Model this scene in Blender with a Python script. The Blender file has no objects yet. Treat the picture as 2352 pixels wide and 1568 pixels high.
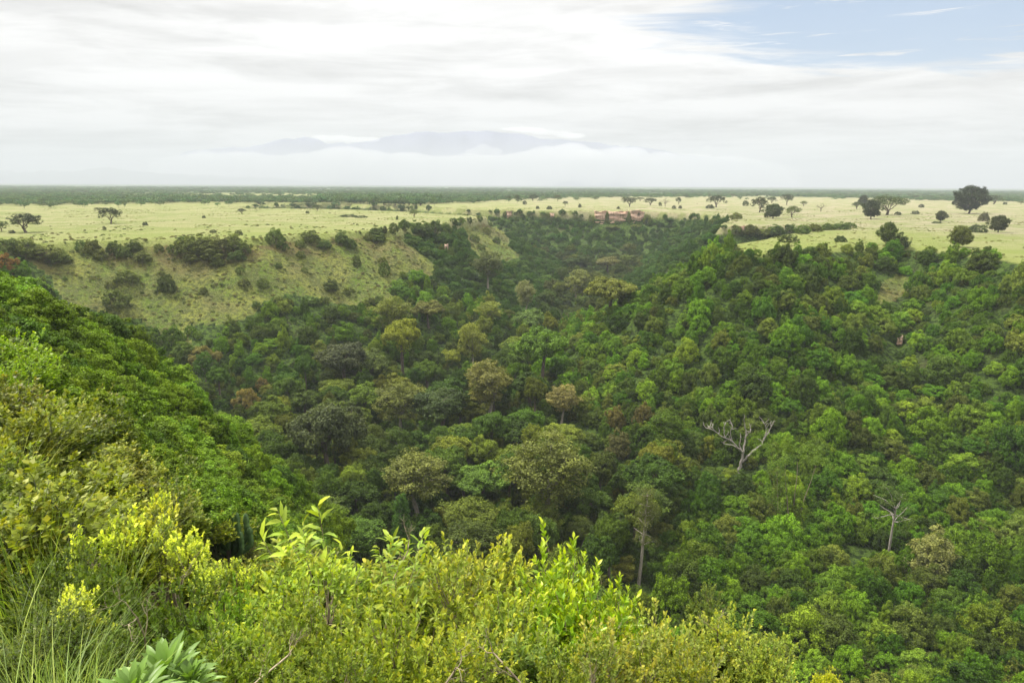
import bpy, math, random
import numpy as np
RNG = np.random.default_rng(11)
random.seed(5)
S = bpy.context.scene
COL = S.collection
PI = math.pi

# ------------------------------------------------------------------ camera geometry (photo measured at 2352 x 1568)
F, CX, CY = 1568.0, 1176.0, 784.0
PITCH = math.radians(-12.9)
ROLL = math.radians(0.29)
def pix_ray(u, v):
    a = (np.asarray(u, float)-CX)/F; b = (CY-np.asarray(v, float))/F
    cr, sr = math.cos(ROLL), math.sin(ROLL)
    a, b = a*cr-b*sr, a*sr+b*cr
    cp, sp = math.cos(PITCH), math.sin(PITCH)
    return np.stack([a, cp-sp*b, sp+cp*b], -1)
def project(P):
    P = np.asarray(P, float)
    cp, sp = math.cos(PITCH), math.sin(PITCH)
    f = P[..., 1]*cp+P[..., 2]*sp; b = -P[..., 1]*sp+P[..., 2]*cp; a = P[..., 0]
    f = np.where(f < .1, .1, f)
    a = a/f; b = b/f
    cr, sr = math.cos(-ROLL), math.sin(-ROLL)
    a, b = a*cr-b*sr, a*sr+b*cr
    return CX+a*F, CY-b*F, f
def on_plane(u, v, z):
    d = pix_ray(u, v); t = z/d[..., 2]
    return d[..., 0]*t, d[..., 1]*t

# ------------------------------------------------------------------ noise
def _hash(ix, iy, seed):
    h = (ix.astype(np.int64)*374761393+iy.astype(np.int64)*668265263+seed*1442695041) & 0xffffffff
    h = ((h ^ (h >> 13))*1274126177) & 0xffffffff
    return ((h ^ (h >> 16)) & 0xffff)/65535.0
def vnoise(x, y, seed=0):
    ix, iy = np.floor(x), np.floor(y); fx, fy = x-ix, y-iy
    fx = fx*fx*(3-2*fx); fy = fy*fy*(3-2*fy)
    a = _hash(ix, iy, seed); b = _hash(ix+1, iy, seed); c = _hash(ix, iy+1, seed); d = _hash(ix+1, iy+1, seed)
    return (a*(1-fx)+b*fx)*(1-fy)+(c*(1-fx)+d*fx)*fy
def fbm(x, y, scale, octs=4, seed=0):
    s, amp, tot = 0, 1, 0
    for k in range(octs):
        s = s+amp*vnoise(x/scale*2**k+17.3*k, y/scale*2**k-9.1*k, seed+k); tot += amp; amp *= .5
    return s/tot*2-1
def sstep(a, b, x):
    t = np.clip((x-a)/(b-a), 0, 1); return t*t*(3-2*t)

# ------------------------------------------------------------------ terrain
PL = -30.0
rim_px = [(-700, 640), (-300, 590), (0, 563), (150, 556), (300, 551), (450, 549), (600, 547), (700, 538), (780, 536), (850, 529), (900, 530), (950, 520),
          (1000, 518), (1040, 508), (1090, 502), (1118, 498), (1085, 495), (1010, 491), (950, 487), (880, 484), (800, 481), (700, 479), (560, 477.5)]
rim_px2 = [(600, 467), (800, 469), (930, 473), (985, 476), (1060, 480), (1150, 483), (1230, 484.5), (1330, 485), (1420, 486), (1500, 487), (1590, 490), (1650, 495), (1690, 502),
           (1660, 512), (1655, 521), (1700, 519), (1800, 519), (1900, 514), (1965, 513), (1960, 522), (1900, 532), (1830, 541), (1760, 550), (1700, 560), (1690, 572),
           (1715, 582), (1800, 578), (1900, 570), (2000, 564), (2100, 566), (2200, 576), (2300, 590), (2420, 606)]
def plan(px): return [tuple(float(c) for c in on_plane(u, v, PL)) for u, v in px]
poly = plan(rim_px)+plan(rim_px2)
poly += [(330, 190), (420, 60), (480, -150), (0, -260), (-500, -150), (-520, 120)]
POLY = np.array(poly)
def sdist(x, y):
    x = np.asarray(x, float); y = np.asarray(y, float)
    best = np.full(x.shape, 1e18); ins = np.zeros(x.shape, bool)
    A = POLY; B = np.roll(POLY, -1, 0)
    for (ax, ay), (bx, by) in zip(A, B):
        dx, dy = bx-ax, by-ay
        t = np.clip(((x-ax)*dx+(y-ay)*dy)/(dx*dx+dy*dy), 0, 1)
        d2 = (x-ax-t*dx)**2+(y-ay-t*dy)**2
        best = np.minimum(best, d2)
        if ay != by:
            c = ((ay > y) != (by > y)) & (x < (bx-ax)*(y-ay)/(by-ay)+ax)
            ins ^= c
    d = np.sqrt(best)
    return np.where(ins, d, -d)
CLIFF = on_plane(1420, 486, PL)
# near hillside: (u, [(v, r, canopy)])
near_tab = {
 -250: [(560, 115, 4), (700, 70, 3), (850, 36, 2), (1000, 20, 1.6), (1200, 9, 1.2), (1500, 4.5, .7)],
 0: [(612, 110, 4.5), (700, 82, 4), (800, 54, 3.5), (880, 34, 2.5), (1000, 20, 1.6), (1150, 11, 1.2), (1400, 5, .8)],
 150: [(680, 122, 4.5), (780, 88, 4), (880, 50, 3), (980, 27, 2), (1150, 12, 1.5), (1400, 5.5, .9)],
 300: [(772, 130, 5), (860, 92, 4.5), (960, 56, 3.5), (1080, 28, 2), (1230, 12, 1.6), (1450, 5.2, 1.0)],
 480: [(905, 132, 5), (1000, 98, 4.5), (1080, 66, 4), (1180, 42, 3), (1320, 17, 2), (1430, 7, 1.5), (1568, 4, 1)],
 650: [(1075, 124, 5), (1160, 88, 4), (1240, 50, 3), (1330, 20, 2.2), (1400, 8, 1.9), (1568, 4, 1.1)],
 900: [(1290, 90, 4), (1330, 50, 4), (1330, 20, 2.4), (1340, 8, 2.2), (1568, 3.8, 1.2)],
 1176: [(1400, 70, 4), (1400, 20, 2.6), (1370, 8, 2.3), (1568, 3.8, 1.4)],
 1450: [(1480, 60, 4), (1450, 20, 2.8), (1400, 8, 2.3), (1568, 4.2, 1.5)],
 1800: [(1850, 40, 4), (1800, 18, 3), (1700, 6, 1.6), (1750, 3.5, 1.2)],
 2352: [(2100, 40, 3), (2000, 15, 2.5), (1900, 6, 1.6), (1900, 3, 1)],
}
npts = []
for u, rows in near_tab.items():
    for v, r, c in rows:
        d = pix_ray(u, v); h = math.hypot(d[0], d[1]); npts.append((math.atan2(d[0], d[1]), r, d[2]/h*r-c))
    d = pix_ray(u, rows[0][0]); az = math.atan2(d[0], d[1]); r0 = rows[0][1]; z0 = d[2]/math.hypot(d[0], d[1])*r0-rows[0][2]
    npts.append((az, r0*1.35, z0-r0*.25)); npts.append((az, r0*1.8, z0-r0*.62))
for az in (-150, -110, -70, 70, 110, 150, 180, -180):
    for r, z in ((2, -1.8), (8, -2.4), (40, -5), (120, -14), (250, -40)): npts.append((math.radians(az), r, z if abs(az) > 80 else z-abs(r)*.3))
for az in np.radians(np.arange(-60, 61, 20)): npts.append((az, 1.0, -1.75))
npts = np.array(npts)
def _key(az, r): return np.stack([az*1.6, np.log(r)], -1)
KP = _key(npts[:, 0], npts[:, 1])
def _kern(d): return np.sqrt(d*d+.02)
_D = np.linalg.norm(KP[:, None]-KP[None], axis=-1)
_n = len(KP)
_A = np.zeros((_n+3, _n+3)); _A[:_n, :_n] = _kern(_D)+np.eye(_n)*.01; _A[:_n, _n] = 1; _A[:_n, _n+1:] = KP; _A[_n, :_n] = 1; _A[_n+1:, :_n] = KP.T
# interpolate slope-like quantity z/r so that near and far scale alike
_W = np.linalg.lstsq(_A, np.concatenate([npts[:, 2]/(npts[:, 1]+1.0), [0, 0, 0]]), rcond=None)[0]
def near_h(x, y):
    r = np.maximum(np.hypot(x, y), .8); az = np.arctan2(x, y)
    out = np.full(x.shape, -400.0); m = r < 330
    if m.any():
        K = _key(az[m], r[m]); res = np.empty(len(K))
        for i in range(0, len(K), 20000):
            k = K[i:i+20000]; D = np.linalg.norm(k[:, None]-KP[None], axis=-1)
            res[i:i+20000] = _kern(D)@_W[:_n]+_W[_n]+k@_W[_n+1:]
        rr = r[m]; z = res*(rr+1.0)
        z = z-sstep(190, 320, rr)*200
        out[m] = z
    return out
def terrain(x, y):
    x = np.asarray(x, float); y = np.asarray(y, float)
    sh = x.shape; x = x.ravel(); y = y.ravel()
    r = np.hypot(x, y)
    s = np.full(x.shape, -500.0); m = r < 1900; s[m] = sdist(x[m], y[m])
    z = PL+fbm(x, y, 160, 3, 3)*.9*sstep(0, 60, -s)+sstep(40, 0, -s)*0
    knoll = on_plane(2060, 545, PL)
    z = z+3.2*np.exp(-(((x-knoll[0])/75)**2+((y-knoll[1]-10)/38)**2))
    n1 = fbm(x, y, 55, 3, 21); n2 = fbm(x, y, 16, 3, 31)
    sp = s+(n1*13+n2*3)*sstep(0, 50, s)+fbm(x, y, 9, 2, 77)*1.5
    dmax = np.interp(y, [0, 200, 350, 500, 700, 900], [68, 70, 72, 66, 57, 46])
    slope = .64
    D = sp*slope
    k = 14.0
    D = dmax-k*np.log1p(np.exp(np.clip((dmax-D)/k, -30, 30)))+0  # soft minimum
    D = np.where(sp > 0, np.maximum(D-(dmax-k*np.log1p(math.e**np.clip(dmax/k, -30, 30))), 0), 0)
    cl = np.exp(-(((x-CLIFF[0])/120)**2+((y-CLIFF[1])/60)**2))
    far = sstep(430, 520, y)
    D = D+(far*4.5+cl*7)*sstep(0, 5, sp)
    left = sstep(20, -20, x)*sstep(150, 250, y)
    D = D+2.0*left*sstep(0, 3, sp)
    z = z-D
    zn = near_h(x, y)
    zn = zn+fbm(x, y, 22, 3, 51)*2.2*sstep(15, 60, r)
    # smooth max
    kk = 4.0
    mx = np.maximum(z, zn); z = mx+kk*np.log(np.exp((z-mx)/kk)+np.exp(np.clip((zn-mx)/kk, -50, 0)))-np.where(np.abs(z-zn) > 40, 0, 0)
    return z.reshape(sh)
def ground_hit(u, v, tmin=2.0):
    u = np.atleast_1d(np.asarray(u, float)); v = np.atleast_1d(np.asarray(v, float))
    d = pix_ray(u, v); d = d/np.linalg.norm(d, axis=-1, keepdims=True)
    ts = np.geomspace(tmin, 9000, 900)
    out = np.full((len(u), 3), np.nan)
    for i in range(len(u)):
        P = d[i][None]*ts[:, None]; h = P[:, 2]-terrain(P[:, 0], P[:, 1])
        k = np.argmax(h < 0)
        if h[k] < 0 and k > 0:
            a, b = ts[k-1], ts[k]
            tt = np.linspace(a, b, 24); Q = d[i][None]*tt[:, None]; hh = Q[:, 2]-terrain(Q[:, 0], Q[:, 1]); j = max(1, int(np.argmax(hh < 0)))
            t = tt[j]
            out[i] = d[i]*t; out[i, 2] = float(terrain(out[i, 0:1], out[i, 1:2])[0])
    return out

# ------------------------------------------------------------------ node helpers
def new_mat(name):
    m = bpy.data.materials.new(name); m.use_nodes = True
    nt = m.node_tree; nt.nodes.clear(); return m, nt
class NT:
    def __init__(s, nt): s.nt = nt
    def n(s, typ, **kw):
        nd = s.nt.nodes.new(typ)
        for k, v in kw.items():
            if k.startswith('_'): setattr(nd, k[1:], v)
        return nd
    def set(s, sock, val):
        if isinstance(val, bpy.types.NodeSocket): s.nt.links.new(val, sock)
        elif val is not None:
            if isinstance(val, tuple) and sock.type == 'RGBA' and len(val) == 3: val = val+(1,)
            sock.default_value = val
    def math(s, op, a, b=None, c=None, clamp=False):
        nd = s.n('ShaderNodeMath', _operation=op, _use_clamp=clamp); s.set(nd.inputs[0], a)
        if b is not None: s.set(nd.inputs[1], b)
        if c is not None: s.set(nd.inputs[2], c)
        return nd.outputs[0]
    def mix(s, fac, a, b, typ='MIX'):
        nd = s.n('ShaderNodeMix', _data_type='RGBA', _blend_type=typ)
        s.set(nd.inputs[0], fac); s.set(nd.inputs[6], a); s.set(nd.inputs[7], b); return nd.outputs[2]
    def noise(s, vec, scale, detail=4, rough=.55, dist=0):
        nd = s.n('ShaderNodeTexNoise'); s.set(nd.inputs['Vector'], vec); s.set(nd.inputs['Scale'], scale)
        nd.inputs['Detail'].default_value = detail; nd.inputs['Roughness'].default_value = rough; nd.inputs['Distortion'].default_value = dist
        return nd.outputs['Fac']
    def ramp(s, x, a, b, c=0., d=1.):
        nd = s.n('ShaderNodeMapRange', _interpolation_type='SMOOTHSTEP'); s.set(nd.inputs[0], x)
        for i, q in enumerate((a, b, c, d)): nd.inputs[i+1].default_value = q
        return nd.outputs[0]
    def vec(s, op, a, b=None):
        nd = s.n('ShaderNodeVectorMath', _operation=op); s.set(nd.inputs[0], a)
        if b is not None: s.set(nd.inputs[1], b)
        return nd.outputs[0]
    def comb(s, x, y, z):
        nd = s.n('ShaderNodeCombineXYZ'); [s.set(nd.inputs[i], q) for i, q in enumerate((x, y, z))]; return nd.outputs[0]
    def attr(s, name, typ='GEOMETRY'):
        nd = s.n('ShaderNodeAttribute', _attribute_name=name, _attribute_type=typ); return nd

def leaf_mat(name, hue=(1.06, 1.03, .85), lo=.55, hi=1.5, trans=.3, spec=.12, rough=.55, tcol=(1.1, 1.15, .4)):
    m, nt = new_mat(name); N = NT(nt)
    t = N.attr('tint', 'INSTANCER').outputs['Color']
    va = N.attr('var').outputs['Fac']
    cl = N.attr('clump').outputs['Fac']
    b = N.math('MULTIPLY', N.math('MULTIPLY_ADD', va, hi-lo, lo), N.math('MULTIPLY_ADD', cl, .5, .75))
    c = N.vec('MULTIPLY', t, N.comb(b, b, b))
    warm = N.vec('MULTIPLY', c, N.comb(*hue))
    c = N.mix(N.ramp(cl, .3, .9), c, warm)
    bs = N.n('ShaderNodeBsdfPrincipled'); N.set(bs.inputs['Base Color'], c); bs.inputs['Roughness'].default_value = rough
    bs.inputs['Specular IOR Level'].default_value = spec
    tr = N.n('ShaderNodeBsdfTranslucent'); N.set(tr.inputs['Color'], N.vec('MULTIPLY', c, N.comb(*tcol)))
    mx = N.n('ShaderNodeMixShader'); mx.inputs[0].default_value = trans
    nt.links.new(bs.outputs[0], mx.inputs[1]); nt.links.new(tr.outputs[0], mx.inputs[2])
    o = N.n('ShaderNodeOutputMaterial'); nt.links.new(mx.outputs[0], o.inputs['Surface'])
    return m
M_leaf = leaf_mat('foliage')
M_leafn = leaf_mat('near_foliage', hue=(1.35, 1.05, .7), lo=.65, hi=1.4, trans=.38, spec=.2, rough=.45)

def bark_mat(name, c1, c2, scale=6):
    m, nt = new_mat(name); N = NT(nt)
    tc = N.n('ShaderNodeTexCoord').outputs['Object']
    st = N.vec('MULTIPLY', tc, (1, 1, .25))
    f = N.noise(st, scale, 5, .6); c = N.mix(N.ramp(f, .3, .7), c1, c2)
    bs = N.n('ShaderNodeBsdfPrincipled'); N.set(bs.inputs['Base Color'], c); bs.inputs['Roughness'].default_value = .9
    bp = N.n('ShaderNodeBump'); bp.inputs['Strength'].default_value = .6; N.set(bp.inputs['Height'], f); nt.links.new(bp.outputs[0], bs.inputs['Normal'])
    o = N.n('ShaderNodeOutputMaterial'); nt.links.new(bs.outputs[0], o.inputs['Surface']); return m
M_bark = bark_mat('brown_bark', (.05, .038, .026), (.16, .125, .09))
M_pale = bark_mat('pale_bark', (.17, .145, .11), (.34, .3, .24))
M_dead = bark_mat('weathered_wood', (.17, .15, .125), (.36, .32, .28), 3)
M_green = bark_mat('green_twig', (.05, .07, .02), (.11, .12, .04), 20)
M_twig = bark_mat('twig_bark', (.12, .09, .05), (.34, .28, .18), 20)

def simple(name, col, rough=.8, col2=None, scale=5):
    m, nt = new_mat(name); N = NT(nt)
    bs = N.n('ShaderNodeBsdfPrincipled'); bs.inputs['Roughness'].default_value = rough
    if col2 is None: N.set(bs.inputs['Base Color'], col)
    else:
        tc = N.n('ShaderNodeTexCoord').outputs['Object']; N.set(bs.inputs['Base Color'], N.mix(N.ramp(N.noise(tc, scale, 5), .35, .65), col, col2))
    o = N.n('ShaderNodeOutputMaterial'); nt.links.new(bs.outputs[0], o.inputs['Surface']); return m

# ------------------------------------------------------------------ mesh helpers
def mesh_np(name, V, faces4=None, faces3=None, attrs=None, smooth=False):
    me = bpy.data.meshes.new(name)
    V = np.asarray(V, np.float32); nf4 = 0 if faces4 is None else len(faces4); nf3 = 0 if faces3 is None else len(faces3)
    me.vertices.add(len(V)); me.vertices.foreach_set('co', V.ravel())
    li = []
    if nf4: li.append(np.asarray(faces4, np.int32).ravel())
    if nf3: li.append(np.asarray(faces3, np.int32).ravel())
    li = np.concatenate(li) if li else np.zeros(0, np.int32)
    me.loops.add(len(li)); me.loops.foreach_set('vertex_index', li)
    me.polygons.add(nf4+nf3)
    starts = np.concatenate([np.arange(nf4)*4, nf4*4+np.arange(nf3)*3]).astype(np.int32)
    me.polygons.foreach_set('loop_start', starts)
    if smooth: me.polygons.foreach_set('use_smooth', np.ones(nf4+nf3, bool))
    for k, (dom, typ, arr) in (attrs or {}).items():
        a = me.attributes.new(k, typ, dom)
        a.data.foreach_set('color' if 'COLOR' in typ else ('vector' if typ == 'FLOAT_VECTOR' else 'value'), np.asarray(arr, np.float32).ravel())
    me.update(calc_edges=True); me.validate(); return me
def tag(o, label=None, cat=None, group=None, kind=None):
    if label: o['label'] = label
    if cat: o['category'] = cat
    if group: o['group'] = group
    if kind: o['kind'] = kind
    return o
def link(name, me, parent=None, mat=None, tint=None):
    o = bpy.data.objects.new(name, me); COL.objects.link(o)
    if parent is not None: o.parent = parent
    if mat is not None and me is not None and len(me.materials) == 0: me.materials.append(mat)
    if tint is not None: o['tint'] = [float(q) for q in tint]
    return o
def empty(name, loc, rz=0, sc=(1, 1, 1)):
    o = bpy.data.objects.new(name, None); COL.objects.link(o); o.location = [float(q) for q in loc]; o.rotation_euler = (0, 0, float(rz)); o.scale = sc
    o.empty_display_size = .5; return o
def unit(a): return a/np.maximum(np.linalg.norm(a, axis=-1, keepdims=True), 1e-9)
def rdir(n, rng):
    return unit(rng.normal(size=(n, 3)))

class Tubes:
    def __init__(s): s.V = []; s.F = []; s.n = 0
    def add(s, pts, rad, k=6):
        pts = np.asarray(pts, float); rad = np.asarray(rad, float)
        T = unit(np.gradient(pts, axis=0)); ref = np.array([0.3, .2, 1.]) if abs(T[0, 2]) < .8 else np.array([1., .1, 0])
        A = unit(np.cross(T, ref)); B = np.cross(T, A)
        ang = np.arange(k)/k*2*PI
        ring = pts[:, None]+rad[:, None, None]*(A[:, None]*np.cos(ang)[None, :, None]+B[:, None]*np.sin(ang)[None, :, None])
        m = len(pts); s.V.append(ring.reshape(-1, 3))
        i = np.arange(m-1)[:, None]*k+np.arange(k)[None]; j = np.arange(m-1)[:, None]*k+(np.arange(k)[None]+1) % k
        s.F.append(np.stack([i, j, j+k, i+k], -1).reshape(-1, 4)+s.n); s.n += m*k
    def mesh(s, name): return mesh_np(name, np.concatenate(s.V), np.concatenate(s.F), smooth=True)
def curve(p0, d0, length, n, rng, wob=.25, up=0.0):
    P = [np.array(p0, float)]; d = np.array(d0, float)/np.linalg.norm(d0)
    for i in range(n):
        d = d+rng.normal(size=3)*wob/np.sqrt(n)+np.array([0, 0, up/n]); d /= np.linalg.norm(d)
        P.append(P[-1]+d*length/n)
    return np.array(P), d

def kites(C, D, N, L, W, var, clump, name):
    """leaf quads: C base, D direction, N normal, L length, W width arrays"""
    D = unit(D); Sd = unit(np.cross(D, N)); Nn = np.cross(Sd, D)
    L = L[:, None]; W = W[:, None]
    v0 = C; v1 = C+D*L*.45+Sd*W*.5+Nn*W*.15; v2 = C+D*L; v3 = C+D*L*.45-Sd*W*.5+Nn*W*.15
    V = np.stack([v0, v1, v2, v3], 1).reshape(-1, 3); n = len(C)
    Fq = np.arange(n*4).reshape(-1, 4)
    return mesh_np(name, V, Fq, attrs={'var': ('FACE', 'FLOAT', var), 'clump': ('FACE', 'FLOAT', clump)})
def crown_pts(lobes, nclump, nleaf, rng, cr=.38, face=-.25, center=None, shell=(.7, 1.08)):
    """lobes: (n,6) x y z rx ry rz. two-level clumps; returns points, outward normals, clump value"""
    Ps, Ns, Cs = [], [], []
    center = np.array([0, 0, np.mean(lobes[:, 2])-np.ptp(lobes[:, 2])*.3]) if center is None else np.array(center)
    for lb in lobes:
        c, r = lb[:3], lb[3:]
        out = c-center; out = out/max(np.linalg.norm(out), 1e-6)
        d = rdir(nclump*3, rng); d = d[(d@out > face)][:nclump]
        lv = rng.random()
        cc = c+d*r*rng.uniform(.72, 1.0, (len(d), 1))
        for q, dd in zip(cc, d):
            rr = r.mean()*cr*rng.uniform(.7, 1.3)
            e = rdir(nleaf*2, rng); e = e[(e@dd > -.35)][:nleaf]
            Ps.append(q+e*rr*rng.uniform(shell[0]-.3, shell[1], (len(e), 1))); Ns.append(unit(e*.8+dd*.6)); Cs.append(np.full(len(e), np.clip(lv*.6+rng.random()*.5, 0, 1)))
    return np.concatenate(Ps), np.concatenate(Ns), np.concatenate(Cs)
def foliage(name, lobes, nclump, nleaf, leaf, rng, **kw):
    P, Nn, Cv = crown_pts(lobes, nclump, nleaf, rng, **kw)
    n = len(P); up = kw.get('up', 0)
    N2 = unit(Nn+rng.normal(size=(n, 3))*.45+np.array([0, 0, .25]))
    D = np.cross(N2, rdir(n, rng)); D = unit(unit(D)+Nn*.25+np.array([0, 0, -.2]))
    L = leaf*rng.uniform(.7, 1.3, n); W = L*rng.uniform(.5, .75, n)
    return kites(P, D, N2, L, W, rng.random(n), Cv, name)
def dome_lobes(R, H, n, rng, lr=(.26, .42), low=-.25, flat=1.0):
    L = []
    for i in range(n):
        t = (i+.5)/n; cz = 1-(1-low)*t; a = i*2.39996+rng.uniform(-.3, .3); s_ = max(0, 1-cz*cz)**.46
        q = rng.uniform(.62, .86); r = R*rng.uniform(*lr)
        L.append([R*s_*q*math.cos(a), R*s_*q*math.sin(a), H*cz*q*flat, r, r, r*rng.uniform(.7, .95)*min(1, H/R+.15)])
    L.append([0, 0, 0, R*.55, R*.55, H*.55])
    return np.array(L)

# ================================================================== masks traced on the photo, used to choose ground cover
GRASS = [[(-80, 545), (60, 598), (120, 640), (150, 690), (250, 722), (330, 735), (395, 790), (445, 800), (430, 745), (560, 742), (610, 690), (680, 672), (770, 700), (850, 704), (908, 684), (900, 640), (920, 625), (960, 622), (1000, 640),
          (990, 600), (945, 560), (925, 530), (900, 515), (700, 515), (300, 520), (-80, 520)],
         [(1055, 500), (1110, 490), (1165, 545), (1188, 590), (1140, 606), (1085, 575), (1070, 540)],
         [(2020, 650), (2060, 628), (2110, 640), (2105, 665), (2050, 690), (2000, 700)]]
def in_poly(u, v, P):
    P = np.array(P, float); Q = np.roll(P, -1, 0); ins = np.zeros(np.shape(u), bool)
    for (ax, ay), (bx, by) in zip(P, Q):
        if ay != by: ins ^= ((ay > v) != (by > v)) & (u < (bx-ax)*(v-ay)/(by-ay)+ax)
    return ins
def grassmask(x, y, z, warp=9):
    u, v, f = project(np.stack([x, y, z], -1))
    u = u+fbm(x, y, 14, 3, 91)*warp*1.6; v = v+fbm(x, y, 14, 3, 92)*warp*.7
    m = in_poly(u, v, GRASS[0]) | in_poly(u, v, GRASS[1]) | in_poly(u, v, GRASS[2])
    return m & (np.hypot(x, y) > 200)

# ================================================================== terrain sheet
az = np.radians(np.concatenate([np.arange(-180, -48, 4), np.arange(-46, 46.01, .2), np.arange(50, 180, 4)]))
rr = np.concatenate([[.02, .5], np.geomspace(1, 150, 110), np.arange(152.5, 900, 2.5), np.arange(915, 2000, 16), np.geomspace(2050, 23300, 38)])
A_, R_ = np.meshgrid(az, rr, indexing='ij')
X = R_*np.sin(A_); Y = R_*np.cos(A_)
Z = terrain(X, Y)
SD = sdist(X, Y)
gm = grassmask(X, Y, Z).astype(float)
inside = sstep(0, 6, SD)*(R_ < 1500)
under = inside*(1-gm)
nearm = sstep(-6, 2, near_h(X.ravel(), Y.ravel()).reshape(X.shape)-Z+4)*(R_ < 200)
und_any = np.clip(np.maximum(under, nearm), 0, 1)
na, nr = X.shape
idx = np.arange(na*nr).reshape(na, nr); nx = np.roll(idx, -1, 0)
Fq = np.stack([idx[:, :-1], idx[:, 1:], nx[:, 1:], nx[:, :-1]], -1).reshape(-1, 4)
slopeg = inside*gm
tm = mesh_np('ground', np.stack([X, Y, Z], -1).reshape(-1, 3), Fq, smooth=True,
             attrs={'under': ('POINT', 'FLOAT', und_any.ravel()), 'slopegrass': ('POINT', 'FLOAT', slopeg.ravel())})
m, nt = new_mat('savanna_ground'); N = NT(nt)
pos = N.n('ShaderNodeNewGeometry').outputs['Position']
sep = N.n('ShaderNodeSeparateXYZ'); N.set(sep.inputs[0], pos); px_, py_ = sep.outputs[0], sep.outputs[1]
dist = N.n('ShaderNodeVectorMath', _operation='LENGTH'); N.set(dist.inputs[0], pos); dist = dist.outputs['Value']
nA = N.noise(pos, .006, 6, .6); nB = N.noise(pos, .045, 6, .65); nC = N.noise(pos, .5, 6, .7); nD = N.noise(pos, 2.2, 4, .7)
# plateau: straw with greener swales; the eastern side drier
dry = N.ramp(N.math('ADD', N.math('MULTIPLY', px_, .0016), N.math('ADD', N.math('MULTIPLY', py_, .00055), N.math('MULTIPLY', nA, .5))), .55, 1.25)
straw = N.mix(dry, (.27, .265, .12), (.30, .265, .17))
straw = N.mix(N.math('MULTIPLY', N.ramp(nB, .46, .54), .7), straw, (.17, .205, .055))
nS = N.noise(N.vec('MULTIPLY', pos, (.012, .06, .05)), 1.0, 5, .65)
straw = N.mix(N.math('MULTIPLY', N.ramp(nS, .52, .7), .35), straw, (.15, .175, .05))
straw = N.mix(N.math('MULTIPLY', N.ramp(nC, .5, .6), .4), straw, (.14, .17, .045))
neargreen = N.ramp(dist, 620, 330)
straw = N.mix(N.math('MULTIPLY', neargreen, .7), straw, (.21, .255, .05))
# open slope grass
sg = N.mix(N.ramp(nB, .38, .6), (.095, .15, .018), (.185, .205, .036))
sg = N.mix(N.math('MULTIPLY', N.ramp(N.noise(pos, .028, 5, .6), .5, .66), .6), sg, (.135, .105, .055))
sg = N.mix(N.math('MULTIPLY', N.ramp(nC, .46, .56), .75), sg, (.06, .075, .022))
sg = N.mix(N.math('MULTIPLY', N.ramp(N.noise(pos, .13, 5, .7), .50, .57), .65), sg, (.075, .09, .025))
sg = N.mix(N.math('MULTIPLY', N.ramp(nD, .5, .6), .4), sg, (.30, .28, .11))
rim = N.math('MULTIPLY', N.math('MULTIPLY', N.ramp(sep.outputs[2], -50, -34), N.ramp(sep.outputs[2], -30.2, -32)), N.ramp(N.noise(pos, .035, 5, .65), .46, .6))
sg = N.mix(N.math('MULTIPLY', rim, .5), sg, (.15, .085, .045))
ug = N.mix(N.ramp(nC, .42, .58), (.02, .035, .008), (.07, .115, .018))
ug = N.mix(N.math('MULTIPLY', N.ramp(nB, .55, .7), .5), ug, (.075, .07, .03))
# far bushland floor
farw = N.ramp(dist, 1900, 3000)
fw = N.mix(N.ramp(N.noise(N.vec('MULTIPLY', pos, (.0016, .0022, .002)), 1, 6, .7), .48, .66), (.05, .085, .035), (.16, .18, .08))
c = N.mix(farw, straw, fw)
sa = N.attr('slopegrass').outputs['Fac']; ua = N.attr('under').outputs['Fac']
rough_edge = N.math('MULTIPLY_ADD', nC, .5, -.25)
c = N.mix(N.ramp(N.math('ADD', sa, rough_edge), .3, .7), c, sg)
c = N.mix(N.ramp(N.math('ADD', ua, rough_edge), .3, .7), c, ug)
bs = N.n('ShaderNodeBsdfPrincipled'); N.set(bs.inputs['Base Color'], c); bs.inputs['Roughness'].default_value = .95; bs.inputs['Specular IOR Level'].default_value = .1
bp = N.n('ShaderNodeBump'); bp.inputs['Strength'].default_value = 1.0; bp.inputs['Distance'].default_value = 2.2
N.set(bp.inputs['Height'], N.math('ADD', nC, N.math('MULTIPLY', nD, .4))); nt.links.new(bp.outputs[0], bs.inputs['Normal'])
o = N.n('ShaderNodeOutputMaterial'); nt.links.new(bs.outputs[0], o.inputs['Surface'])
tag(link('ground', tm, mat=m), kind='structure')

# ================================================================== lake far out on the plain
x0, y0 = on_plane(1640, 430.2, PL)
k = 40; a = np.arange(k)/k*2*PI
me = mesh_np('lake', np.stack([x0+np.cos(a)*620*(1+.15*np.sin(3*a)), y0+1200+np.sin(a)*1500, np.full(k, PL+2.2)], -1), None, np.array([[0, i, i+1] for i in range(1, k-1)]))
lm, nt = new_mat('water'); N = NT(nt); bs = N.n('ShaderNodeBsdfPrincipled'); bs.inputs['Base Color'].default_value = (.25, .3, .33, 1); bs.inputs['Roughness'].default_value = .06
o = N.n('ShaderNodeOutputMaterial'); nt.links.new(bs.outputs[0], o.inputs['Surface'])
tag(link('lake', me, mat=lm), kind='structure')

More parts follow.
